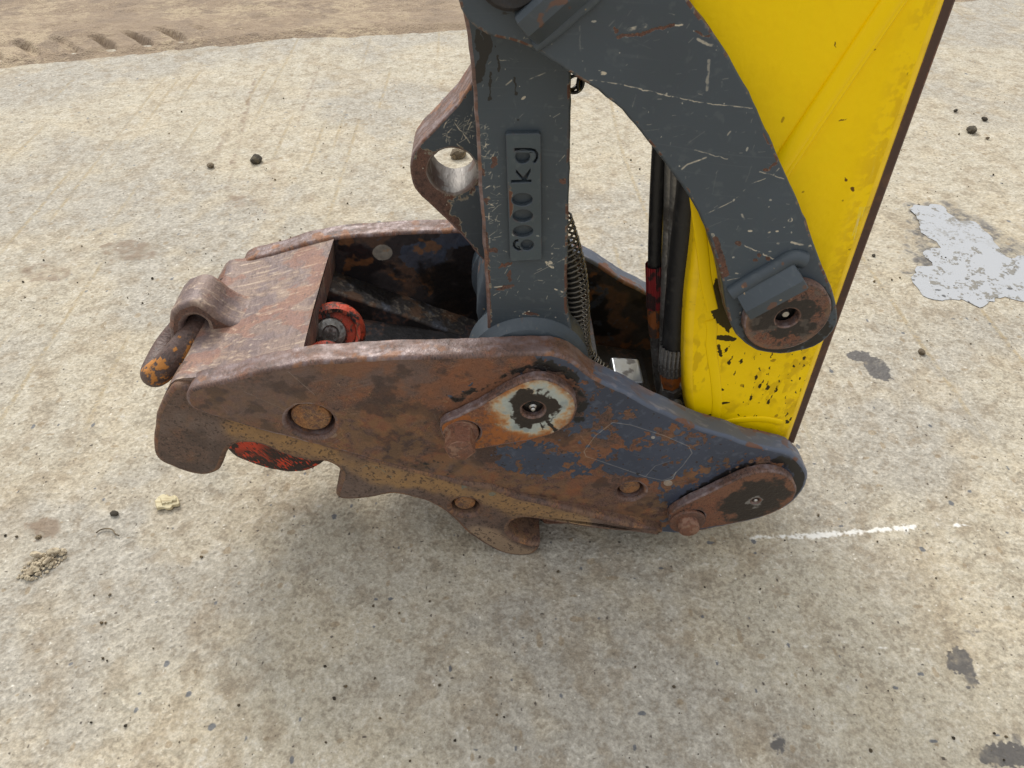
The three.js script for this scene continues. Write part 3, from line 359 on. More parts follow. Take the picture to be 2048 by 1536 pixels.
const scatter = (m, n, u0, v0, u1, v1, len, a = 0.5) => { for (let i = 0; i < n; i++) { const u = u0 + rnd() * (u1 - u0), v = v0 + rnd() * (v1 - v0), t = -0.5 + rnd() * 2.2, l = len * (0.2 + rnd()); m.line(1, [[u, v], [u + Math.cos(t) * l, v - Math.sin(t) * l]], 0.0006 + 0.0008 * rnd(), a * (0.3 + 0.7 * rnd())); } };
{
  reseed(77);
  const face = paintedFace(linkOut, linkZ, 512, 2048, [62, 71, 77], (m) => {
    m.line(0, [[968, 470], [970, 500], [973, 560], [976, 640]], 0.012, 0.55); m.line(0, [[958, 300], [961, 420]], 0.006, 0.4); m.disc(0, 985, 500, 10, 6, 1).disc(0, 1010, 530, 16, 4, 0.9, -0.3).disc(0, 1020, 552, 4, 13, 0.8).disc(0, 1128, 362, 9, 7, 0.7).disc(0, 1010, 575, 20, 3, 0.7, -0.25).disc(0, 1062, 628, 16, 3, 0.6, 0.1).disc(0, 988, 325, 5, 14, 0.8, 0.2).disc(0, 965, 345, 6, 8, 0.6).disc(0, 974, 400, 5, 10, 0.7);
    m.line(1, [[985, 575], [1008, 572]], 0.002, 0.8); m.line(1, [[988, 590], [1000, 584]], 0.001, 0.7); m.line(1, [[1092, 525], [1106, 535]], 0.004, 0.9); m.line(1, [[1068, 548], [1128, 518]], 0.0008, 0.5); m.line(1, [[1110, 578], [1126, 584]], 0.0022, 0.9); m.disc(1, 1055, 625, 6, 2, 0.9, -0.6).disc(1, 1048, 626, 4, 2, 0.8, -0.6).disc(1, 1100, 527, 5, 6, 0.8, 0.6);
    m.line(1, [[1000, 119], [1018, 122]], 0.001, 0.6); m.line(1, [[1012, 170], [1024, 160]], 0.0016, 0.6); m.line(1, [[1055, 160], [1090, 146]], 0.0012, 0.6); m.line(1, [[1112, 330], [1130, 310]], 0.001, 0.6); m.disc(1, 1048, 195, 5, 2.5, 0.8, -0.6);
    scatter(m, 70, 958, 300, 1000, 480, 14, 0.7); scatter(m, 26, 955, 255, 975, 300, 12, 0.6); scatter(m, 50, 980, 480, 1130, 640, 10, 0.6); scatter(m, 30, 950, 60, 1140, 260, 14, 0.4);
    m.line(2, [[972, 20], [975, 60], [972, 100], [962, 130], [955, 158]], 0.011, 1); m.line(2, [[957, 64], [958, 98]], 0.006, 0.8); m.line(2, [[981, 145], [979, 196]], 0.0022, 0.75); m.disc(2, 978, 196, 4, 6, 1); m.line(2, [[1030, 155], [1033, 188]], 0.0018, 0.7); m.disc(2, 1034, 187, 4, 4, 1); m.line(2, [[997, 112], [1000, 142]], 0.003, 0.6); m.disc(2, 990, 93, 2, 2, 1).disc(2, 1035, 240, 2, 2, 0.8);
  });
  { const g = plate(linkOut, [], linkZ, linkB, 0.0045, { rough: 0.0008, seed: 7 }), gi = g.index.array, pos = g.attributes.position, A = [], B = [], K = [];
    for (let i = 0; i < gi.length; i += 3) (i < g.groups[0].count ? A : pos.getX(gi[i]) < 0 ? B : K).push(gi[i], gi[i + 1], gi[i + 2]);
    g.setIndex([...A, ...B, ...K]); g.clearGroups(); g.addGroup(0, A.length, 0); g.addGroup(A.length, B.length, 1); g.addGroup(A.length + B.length, K.length, 2); mesh('link_plate', g, [face, M.edge, M.paintEdge], link, 'near cheek of the link'); }
  mesh('link_plate', plate(linkOut, [], -0.29, -0.325, 0.006), [M.greyPaint, M.rust], link, 'far cheek of the link');
  const R = 0.090, hubTop = onZ(1058, 645, -0.054), hub = new V3(hubTop.x, hubTop.y - R, 0);
  mesh('hub', lathe([[0.05, -0.052], [R - 0.031, -0.058], [R - 0.029, -0.046], [R - 0.026, -0.0428], [R - 0.014, -0.0425], [R - 0.007, -0.0455], [R - 0.003, -0.053], [R + 0.004, -0.0612], [R + 0.003, -0.104], [R - 0.012, -0.108], [R - 0.012, -0.28], [R, -0.29], [R, -0.325], [0.05, -0.325]], hub, new V3(0, 0, 1), 72), M.greyPaint, link, 'round grey hub at the foot of the link');
  mesh('web', plate(spline(px([[950, 380, 1], [1110, 380, 1], [1110, 680, 1], [964, 660], [966, 560], [980, 530]], -0.14), 0.02), [], -0.14, -0.25, 0.012, { rough: 0.002 }), [M.greyPaint, M.greyPaint], link);
  const eyeOut = spline(px([[1010, 120, 1], [960, 142], [935, 178], [907, 216], [852, 275], [828, 302], [820, 330], [824, 362], [840, 391], [868, 417], [904, 451], [940, 490], [968, 522], [1010, 540, 1]], -0.15), 0.008), ec = onZ(905, 343, -0.15), er = ec.x - onZ(857, 343, -0.15).x;
  const eyeFace = paintedFace(eyeOut, -0.15, 512, 1024, [58, 66, 72], (m) => { m.disc(0, 900, 352, 68, 60, 0.5); m.line(0, [[900, 445], [960, 515]], 0.012, 0.7); m.line(0, [[830, 330], [850, 390], [905, 450]], 0.03, 0.6); m.disc(0, 845, 330, 14, 44, 0.7); scatter(m, 60, 885, 225, 950, 290, 16, 0.7); m.line(1, [[905, 240], [940, 285]], 0.0012, 0.7); m.line(1, [[838, 340], [846, 312]], 0.004, 0.8); m.blur(0, 0.006); });
  M.bore = tile(0.3, 512, (x, y) => { const a = fbm(x * 30, y * 60, 4), f = fbm(x * 200, y * 60, 3); set([126, 120, 114], 0.5, 0.25); mix([104, 82, 70], sst(a, 0.42, 0.58) * 0.85, 0.65); mix([160, 156, 150], sst(f, 0.6, 0.75) * 0.5, 0.4, 0.4); O.h = f; }, 0.001);
  const eg = plate(eyeOut, [circle(ec.x, ec.y, er, 56)], -0.15, -0.225, 0.003, { rough: 0.0008, seed: 3 });
  { const gi = eg.index.array, pos = eg.attributes.position, A = [], B = [], K = []; for (let i = 0; i < gi.length; i += 3) (i < eg.groups[0].count ? A : Math.hypot(pos.getX(gi[i]) - ec.x, pos.getY(gi[i]) - ec.y) < er + 0.006 ? K : B).push(gi[i], gi[i + 1], gi[i + 2]); eg.setIndex([...A, ...B, ...K]); eg.clearGroups(); eg.addGroup(0, A.length, 0); eg.addGroup(A.length, B.length, 1); eg.addGroup(A.length + B.length, K.length, 2); }
  mesh('lifting_eye', eg, [eyeFace, M.edge, M.bore], link, 'lifting eye with a worn bare bore');
  // the rating plate: proud of the link, its characters cut through it
  const A = onZ(1017, 512, linkZ + 0.006), B2 = onZ(1046, 268, linkZ + 0.006), TL = onZ(1011, 266, linkZ + 0.006), TR = onZ(1082, 265, linkZ + 0.006), BL = onZ(1020, 522, linkZ + 0.006), BR = onZ(1084, 519, linkZ + 0.006);
  const q = (s, t) => TL.clone().multiplyScalar((1 - s) * (1 - t)).addScaledVector(TR, s * (1 - t)).addScaledVector(BL, (1 - s) * t).addScaledVector(BR, s * t); // s across, t from top to foot
  const Q = (s, t) => { const p = q(s, t); return new V2(p.x, p.y); };
  const rim = []; for (const [s, t] of [[0.05, 0], [0.95, 0], [1, 0.012], [1, 0.988], [0.95, 1], [0.05, 1], [0, 0.988], [0, 0.012]]) rim.push(Q(s, t));
  const oval = (s, t, a, c, n = 28, p0 = 0, p1 = Math.PI * 2) => { const l = []; const full = p1 - p0 > 6.2; for (let i = 0; i < n + (full ? 0 : 1); i++) { const k = p0 + (p1 - p0) * i / n; l.push([s + a * Math.cos(k), t + c * Math.sin(k)]); } return l; };
  const stroke = (l, w) => { const L = [], R = []; l.forEach((p, i) => { const a = l[Math.max(0, i - 1)], b = l[Math.min(l.length - 1, i + 1)], dx = (b[0] - a[0]) / 3.6, dy = b[1] - a[1], m = Math.hypot(dx, dy); L.push([p[0] - dy / m * w * 3.6, p[1] + dx / m * w]); R.push([p[0] + dy / m * w * 3.6, p[1] - dx / m * w]); }); return [...L, ...R.reverse()]; };
  const cut = (l) => l.map(([s, t]) => Q(s, t));
  const holes = [cut(oval(0.43, 0.485, 0.30, 0.048)), cut(oval(0.43, 0.615, 0.30, 0.048)), cut(oval(0.43, 0.742, 0.30, 0.047)),
    cut(oval(0.545, 0.862, 0.195, 0.045)), cut(stroke([[0.36, 0.895], [0.27, 0.897], [0.19, 0.885], [0.14, 0.862], [0.15, 0.838], [0.20, 0.822], [0.27, 0.82]], 0.0085)),
    cut([[0.12, 0.336], [0.12, 0.352], [0.70, 0.352], [0.70, 0.336], [0.56, 0.336], [0.68, 0.272], [0.68, 0.252], [0.47, 0.318], [0.27, 0.258], [0.27, 0.278], [0.43, 0.326], [0.43, 0.336]]),
    cut(oval(0.47, 0.165, 0.205, 0.046)), cut(stroke([[0.25, 0.113], [0.45, 0.112], [0.70, 0.114], [0.82, 0.122], [0.88, 0.145], [0.88, 0.175], [0.82, 0.2], [0.78, 0.205]], 0.0075))];
  const pb = boundsOf(rim, 0.002);
  const plateFace = metal(texture(pb, 256, 1024, (x, y) => { paintGrey(x, y, [66, 76, 80]); const f = fbm(x * 170, y * 170, 3), n = fbm(x * 50 + 8, y * 30, 4), left = sst(x, pb[0] + 0.018, pb[0] + 0.003); mix([186, 160, 124], sst(left * 0.62 + (n - 0.5) * 1.7 + (f - 0.5) * 0.3, 0.62, 0.68) * 0.7, 0.7); mix([96, 64, 48], sst(left * 0.62 + (n - 0.5) * 1.7 + (f - 0.5) * 0.5, 0.66, 0.72), 0.8); mix([160, 160, 150], speck(x, y, 60, 0.1) * 0.7, 0.6); }), 0.0008);
  mesh('rating_plate', plate(rim, holes, linkZ + 0.008, linkZ + 0.0005, 0.0016, { steps: 2 }), [plateFace, M.greyPaint], link, 'plate with 6000 kg cut into it');
}
// ------------------------------------------------------------------ CURVED LINK with pins and keeper bars
const curvZ = -0.006;
{
  reseed(5);
  const curved = thing('curved_link', 'dark grey curved steel link pinned to the yellow arm', 'curved link');
  const out = spline(px([[1345, -60], [1380, 0], [1440, 85], [1500, 190], [1550, 300], [1600, 410], [1640, 520], [1662, 575], [1673, 610], [1676, 640], [1665, 665], [1640, 688], [1600, 703], [1560, 709], [1520, 703], [1490, 688], [1470, 665], [1458, 640], [1450, 600], [1443, 560], [1430, 510], [1405, 445], [1375, 390], [1340, 340], [1300, 288], [1250, 228], [1200, 185], [1165, 163], [1143, 150], [1100, 122], [1045, 88], [1000, 80], [965, 66], [935, 42], [918, 8], [912, -50], [925, -130], [985, -200], [1090, -230], [1200, -205], [1290, -135]], curvZ), 0.012);
  const pc = onZ(1575, 636, 0.012), pt = onZ(1022, -52, 0.012);
  const face = paintedFace(out, curvZ, 1024, 1408, [66, 75, 82], (m) => {
    m.line(0, [[1238, 75], [1300, 62], [1345, 50]], 0.005, 0.8); m.line(1, [[1345, 51], [1365, 49]], 0.002, 0.9); m.line(1, [[1258, 60], [1290, 52]], 0.005, 0.75); m.disc(0, 1232, 62, 6, 5, 0.7); m.disc(1, 1207, 146, 7, 4, 0.9); m.line(1, [[1180, 160], [1240, 168], [1330, 190], [1400, 205], [1520, 218]], 0.0011, 0.9);
    m.line(1, [[1390, 300], [1455, 318]], 0.0012, 0.7); m.line(1, [[1364, 338], [1376, 328], [1412, 315]], 0.0022, 0.7); m.line(0, [[1530, 341], [1556, 328]], 0.004, 0.7); m.line(1, [[1408, 430], [1470, 400], [1500, 368], [1545, 352], [1560, 335], [1575, 310]], 0.0013, 0.75); m.line(1, [[1520, 343], [1600, 366]], 0.0012, 0.75);
    m.line(1, [[1476, 486], [1520, 505], [1560, 524]], 0.002, 0.85); m.disc(0, 1476, 486, 6, 5, 0.8).disc(0, 1517, 509, 5, 4, 0.8).disc(0, 1536, 517, 5, 4, 0.8).disc(0, 1510, 520, 5, 4, 0.7); m.line(1, [[1583, 484], [1605, 490]], 0.003, 0.85); m.line(1, [[1620, 491], [1640, 495]], 0.003, 0.8); m.disc(1, 1581, 440, 6, 4, 0.9, -0.5).disc(1, 1500, 462, 5, 2, 0.9).disc(1, 1555, 462, 3, 2, 0.9).disc(1, 1556, 487, 3, 2, 0.8).disc(1, 1538, 465, 4, 1.5, 0.8, -0.4);
    m.line(1, [[1418, 120], [1414, 180]], 0.003, 0.5); m.line(0, [[1390, 60], [1402, 68], [1425, 74]], 0.003, 0.7); m.line(1, [[1395, 78], [1420, 90], [1440, 92]], 0.003, 0.7); m.line(1, [[1370, 250], [1290, 262]], 0.0008, 0.2); m.line(1, [[1394, 232], [1398, 250]], 0.002, 0.8); m.line(1, [[1455, 270], [1462, 262]], 0.002, 0.6); m.line(1, [[1572, 420], [1582, 419]], 0.0012, 0.7); m.line(1, [[1480, 548], [1472, 546]], 0.002, 0.8); m.line(1, [[1456, 560], [1478, 556]], 0.0015, 0.7); m.line(1, [[1488, 440], [1484, 428]], 0.002, 0.6);
    m.line(0, [[1428, 480], [1440, 520], [1450, 550]], 0.012, 0.85); m.line(1, [[1424, 470], [1436, 505], [1448, 528]], 0.006, 0.8); m.line(0, [[1080, 108], [1090, 116]], 0.008, 0.7); m.line(1, [[1110, 40], [1125, 20]], 0.0022, 0.6);
    scatter(m, 120, 1150, 20, 1650, 560, 12, 0.45); scatter(m, 25, 1150, 20, 1600, 500, 46, 0.22); scatter(m, 26, 1040, 10, 1130, 90, 10, 0.7);
    m.disc(2, 1575, 640, 104, 80, 0.55); m.disc(2, 1510, 690, 40, 20, 0.6); m.disc(2, 1640, 590, 26, 26, 0.4); m.blur(2, 0.008); m.disc(2, 1000, -10, 70, 40, 0.4); m.disc(2, 1180, 48, 14, 7, 0.25).disc(2, 1203, 40, 9, 6, 0.25);
  });
  mesh('link_plate', plate(out, [], curvZ, -0.046, 0.0035, { rough: 0.0009, seed: 9 }), [face, M.paintEdge], curved);
  const pinPaint = texture([pc.x - 0.062, pc.y - 0.062, pc.x + 0.062, pc.y + 0.062], 512, 512, (x, y) => { rusty(x, y, 0.15, 0.5); const n = fbm(x * 45, y * 45, 4), f = fbm(x * 230, y * 230, 3), d = Math.hypot(x - pc.x, y - pc.y); mix([32, 27, 25], sst(n * 0.75 + f * 0.25 + (0.036 - d) * 6, 0.42, 0.52) * 0.92, 0.38); mix([92, 84, 76], sst(fbm(x * 70 + 4, y * 70, 4), 0.58, 0.68) * 0.6, 0.5); mix([128, 96, 72], sst(d, 0.044, 0.055) * sst(n, 0.35, 0.6) * 0.8, 0.7); O.h = 0.4 * n + 0.3 * f; });
  const head = plate(circle(pc.x, pc.y, 0.0575, 72), [circle(pc.x, pc.y, 0.0155, 30)], 0.012, -0.003, 0.0025);
  const pin = mesh('pin', head, [metal(pinPaint, 0.0016), M.edge], curved, 'brown and black pin head in the foot of the curved link');
  mesh('grease_nipple', mergeGeometries([disc(new V3(pc.x, pc.y, -0.012), 0.005, 0.017, 0.002)]), M.steel, pin); mesh('pin_bore', disc(new V3(pc.x, pc.y, -0.02), 0.018, 0.008), M.grease, pin);
  const rp0 = pt.y - onZ(1022, 26, 0.012).y; const top = mesh('pin', lathe([[0, 0], [rp0, 0], [rp0, 0.014], [rp0 - 0.004, 0.018], [0, 0.018]], new V3(pt.x, pt.y, curvZ), new V3(0, 0, 1), 56), M.dark, curved, 'dark pin head at the upper end of the curved link');
  function bar(a, b, w, hgt, weld, flip) { // keeper bar welded beside a pin head
    const d = b.clone().sub(a), L = d.length(); d.normalize(); const up = new V3(-d.y, d.x, 0); if (up.y < 0) up.negate(); if (flip) up.negate();
    const s = new THREE.Shape(); s.moveTo(-w / 2, 0); s.lineTo(-w / 2, hgt * 0.8); s.lineTo(-w * 0.40, hgt); s.lineTo(w * 0.02, hgt); s.lineTo(w / 2, hgt * 0.35); s.lineTo(w / 2, 0); s.closePath();
    const g = new THREE.ExtrudeGeometry(s, { depth: L - 0.006, bevelEnabled: true, bevelSize: 0.002, bevelThickness: 0.003, bevelSegments: 2 }); g.translate(0, 0, 0.003);
    const mtx = new THREE.Matrix4().makeBasis(up, new V3(0, 0, 1), d); if (mtx.determinant() < 0) { g.scale(1, 1, -1); g.translate(0, 0, L); mtx.makeBasis(up, new V3(0, 0, 1), d); }
    g.applyMatrix4(mtx); g.translate(a.x, a.y, curvZ); const o = mesh('keeper_bar', boxUV(toCreasedNormals(g, 0.4), L), M.greyPaint, curved);
    const bead = tube([a.clone().addScaledVector(up, w * 0.55).addScaledVector(d, -0.004), a.clone().addScaledVector(up, w * 0.62).addScaledVector(d, L * 0.3), a.clone().addScaledVector(up, w * 0.62).addScaledVector(d, L * 0.7), a.clone().addScaledVector(up, w * 0.60).addScaledVector(d, L + 0.002), a.clone().addScaledVector(up, w * 0.2).addScaledVector(d, L + 0.012)].map((p) => p.setZ(curvZ + 0.002)), weld, 40, 12); mesh('weld_bead', bead, M.greyPaint, o);
  }
  bar(onZ(1484, 610, 0.006), onZ(1600, 546, 0.006), 0.034, 0.028, 0.011);
  bar(onZ(1052, 62, 0.006), onZ(1165, -40, 0.006), 0.034, 0.026, 0.008, true);
  // the twin on the far side of the arm
  mesh('link_plate', plate(out, [], -0.335, -0.375, 0.0035), [M.greyPaint, M.edge], curved, 'far twin of the curved link');
}
// ------------------------------------------------------------------ YELLOW ARM
{
  reseed(31);
  const armZ = -0.0525, arm = thing('excavator_arm', 'bright yellow excavator arm with a chipped brown rear edge', 'excavator arm');
  const R0 = onZ(1592, 884, armZ), R1 = onZ(1917, 0, armZ), dir = R1.clone().sub(R0).normalize(), far = R0.clone().addScaledVector(dir, 2.6);
  const L0 = onZ(1372, 800, armZ), L1 = onZ(1392, 440, armZ), dl = dir.clone(), farL = far.clone().add(new V3(-0.55, 0.10, 0));
  const L2 = onZ(1382, 140, armZ);
  const cxy = (p, c) => [p.x, p.y, c];
  const inw = new V3(-dir.y, dir.x, 0).multiplyScalar(0.010); const out = spline([cxy(R0.clone().add(inw), 1), cxy(far.clone().add(inw), 1), cxy(farL, 1), cxy(onZ(1356, -90, armZ)), cxy(L2), cxy(L1), cxy(onZ(1372, 640, armZ)), cxy(L0), cxy(onZ(1392, 900, armZ)), cxy(onZ(1440, 985, armZ)), cxy(onZ(1520, 1000, armZ)), cxy(onZ(1575, 960, armZ))], 0.014);
  const b = [onZ(1330, 440, armZ).x - 0.04, onZ(1500, 1000, armZ).y - 0.02, onZ(1925, -10, armZ).x + 0.06, onZ(1925, -10, armZ).y + 0.08], W = 896, H = 1664, m = new Marks(b, W, H, zplane(armZ));
  // 0: rust/primer showing, 1: pale scuffs, 2: oil and grease
  const edge = []; for (let i = 0; i <= 40; i++) { const p = R0.clone().lerp(R1, i / 40 * 1.1 - 0.05); edge.push(p); }
  m.disc(0, 1750, 403, 9, 6, 1).disc(0, 1705, 377, 4, 5, 0.8).disc(0, 1692, 360, 3, 4, 0.7).disc(0, 1806, 250, 4, 7, 0.8, 0.5).disc(0, 1770, 45, 3, 9, 0.8, 0.4).disc(0, 1685, 240, 9, 1.5, 0.8, -0.4).disc(0, 1670, 88, 2, 5, 0.7).disc(0, 1760, 163, 4, 3, 0.4).disc(0, 1674, 196, 2, 4, 0.6).disc(0, 1748, 98, 4, 1.5, 0.7, -0.5).disc(0, 1700, 150, 2, 2, 0.6).disc(0, 1630, 220, 2, 3, 0.5).disc(0, 1683, 177, 2, 3, 0.6).disc(0, 1590, 305, 2, 6, 0.8, 0.3);
  for (let i = 0; i < 9; i++) { const u = 1708 + i * 5 + rnd() * 3; m.line(1, [[u + 10, 415], [u + 3, 440 + rnd() * 10], [u - 2 - rnd() * 4, 470 + rnd() * 12]], 0.0018, 0.5 + rnd() * 0.3); }
  for (let i = 0; i < 40; i++) { const t = rnd(), u = 1700 + t * 190 - 15 + rnd() * 20, v = 420 - t * 420 + rnd() * 40; m.line(1, [[u, v], [u - 6 - rnd() * 8, v + 20 + rnd() * 30]], 0.0012, 0.12); }
  m.area(2, [[1432, 555], [1424, 575], [1422, 620], [1428, 642], [1446, 655], [1456, 668], [1470, 640], [1460, 560]], 1); m.disc(2, 1450, 676, 22, 6, 0.9, 0.15);
  for (let i = 0; i < 60; i++) { const u = 1430 + Math.pow(rnd(), 0.6) * 220, v = 690 + rnd() * 150; if (u > 1660 - (v - 690) * 0.33) continue; const l = 1 + rnd() * rnd() * rnd() * 9; m.disc(2, u, v, 0.6 + rnd() * rnd() * 1.6, l, 0.6 + 0.4 * rnd(), 0.25 * rnd()); }
  for (const [u, v, l] of [[1543, 706, 70], [1490, 705, 18], [1520, 735, 20], [1560, 760, 20], [1510, 760, 36], [1466, 712, 14], [1545, 790, 14], [1528, 760, 12], [1460, 690, 10]]) { m.line(2, [[u, v], [u - 1, v + l * 0.3], [u - 5, v + l * 0.55], [u - 8, v + l]], 0.0022, 0.52); m.disc(2, u - 8, v + l, 3, 5, 0.9, 0.4); }
  m.disc(2, 1448, 806, 12, 2, 0.9, -0.1).disc(2, 1443, 779, 6, 3, 0.9).disc(2, 1422, 831, 6, 3, 0.9).disc(2, 1575, 843, 4, 4, 0.9).disc(2, 1582, 838, 3, 3, 0.9).disc(2, 1500, 866, 60, 9, 0.75, 0.2).disc(2, 1440, 700, 5, 14, 0.6, -0.3);
  for (let i = 0; i < 14; i++) m.disc(2, 1585 + rnd() * 60 - (i % 7) * 4, 700 + rnd() * 140, 1 + rnd() * 2, 1.5 + rnd() * 3, 0.9);
  m.done();
  const yellow = metal(texture(b, W, H, (x, y) => {
    const a = fbm(x * 6, y * 6, 3), f = fbm(x * 190, y * 190, 3), n = fbm(x * 34, y * 34, 4); set([255, 214, 0], 0.34); mul(0.98 + 0.04 * a); mix([226, 180, 8], sst(n, 0.55, 0.8) * 0.14, 0.5); O.k = 0.3 + 0.18 * a; O.h = 0.5 + 0.12 * (n - 0.5) + 0.05 * (f - 0.5);
    const d = (R0.x - x) * dir.y - (R0.y - y) * dir.x; // metres in from the rear edge
    const along = (x - R0.x) * dir.x + (y - R0.y) * dir.y, wav = 0.5 + 0.5 * Math.sin(along * 46 + 9 * n2(along * 22, 3)); O.h += 0.22 * Math.exp(-Math.pow((d - 0.047) / 0.014, 2)) + 0.07 * wav * Math.exp(-Math.pow((d - 0.04) / 0.02, 2));
    mix([196, 150, 30], sst(n * 0.6 + f * 0.4, 0.5, 0.64) * sst(d, 0.06, 0.02) * 0.35, 0.6);
    mix(C.primer, sst(d + (n - 0.5) * 0.022 + (f - 0.5) * 0.006, 0.0145, 0.0125), 0.6); 
    const w = (f - 0.5) * 0.005, r = m.at(x + w, y - w, 0) + (f - 0.5) * 0.4; mix([92, 62, 30], sst(r, 0.4, 0.55) * 0.9, 0.7); mix([236, 214, 150], m.at(x, y, 1) * (0.3 + f), 0.6);
    const lowL = sst(fbm(x * 20 + 60, y * 20, 4), 0.5, 0.66); mix([178, 140, 20], lowL * sst(fbm(x * 120, y * 60, 3), 0.45, 0.6) * 0.35 * sst(along, 0.42, 0.25), 0.6); mix([34, 28, 14], sst(m.at(x + w, y + w, 2) + (f - 0.5) * 0.7, 0.46, 0.62) * 0.88, 0.3); mix([160, 124, 10], speck(x, y, 55, 0.05, 4) * 0.7, 0.6);
  }), 0.006, { specularIntensity: 0.4 });
  const g = plate(out, [], armZ, -0.325, 0.012, { steps: 6, backBevel: 0.01 }); const paint = new THREE.MeshPhysicalMaterial({ color: new THREE.Color().setRGB(0.98, 0.66, 0.0), roughness: 0.36, specularIntensity: 0.4 });
  mesh('arm_box', g, [yellow, M.armSide = tile(0.5, 512, (x, y) => { const n = fbm(x * 30, y * 30, 4), f = fbm(x * 200, y * 200, 3); set([250, 208, 2], 0.38); mix([190, 150, 14], sst(n, 0.5, 0.7) * 0.3, 0.6); mix([60, 48, 20], sst(n * 0.6 + f * 0.4, 0.7, 0.78) * 0.6, 0.5); O.h = 0.5 + 0.1 * f; }, 0.0015)], arm);
  // rear plate: its bare brown edge stands just outside the yellow side
  const out1 = inw.clone().multiplyScalar(1.4), out2 = inw.clone().multiplyScalar(-0.1), foot = R0.clone().addScaledVector(dir, -0.01);
  const rp = spline([cxy(foot.clone().add(out1), 1), cxy(foot.clone().add(out2), 1), cxy(far.clone().add(out2), 1), cxy(far.clone().add(out1), 1)], 0.05);
  mesh('rear_plate', plate(rp, [], armZ - 0.005, -0.335, 0.003), [tile(0.3, 256, (x, y) => { const n = fbm(x * 60, y * 60, 4); set(C.primer, 0.65); mix([98, 68, 48], sst(n, 0.5, 0.7) * 0.6); O.h = n; }, 0.001), M.rust], arm, 'bare brown edge of the rear plate');
  const ridge = (a, bb, r, k) => { const q = tube([a, a.clone().lerp(bb, 0.5), bb], r, 50, 16); q.translate(0, 0, -armZ); q.scale(1, 1, k); q.translate(0, 0, armZ); return q; };
  mesh('weld_seam', mergeGeometries([ridge(onZ(1546, 352, armZ), onZ(1838, -80, armZ), 0.0125, 0.6), ridge(onZ(1562, 358, armZ), onZ(1862, -88, armZ), 0.006, 0.8)]), paint, arm, 'long raised weld seam under the yellow paint');
  const seam = (pts, r, k) => { const q = tube(pts.map(([u, v]) => onZ(u, v, armZ)), r, 40, 12); q.translate(0, 0, -armZ); q.scale(1, 1, k); q.translate(0, 0, armZ); return q; };
  mesh('weld_seam', mergeGeometries([seam([[1425, 852], [1460, 843], [1510, 838], [1540, 840], [1562, 845]], 0.0065, 0.28), seam([[1420, 640], [1424, 655], [1422, 690], [1430, 750], [1434, 810], [1428, 850], [1425, 880]], 0.008, 0.14), seam([[1425, 620], [1412, 560], [1405, 500], [1396, 430], [1390, 380]], 0.008, 0.12)]), paint, arm);
}
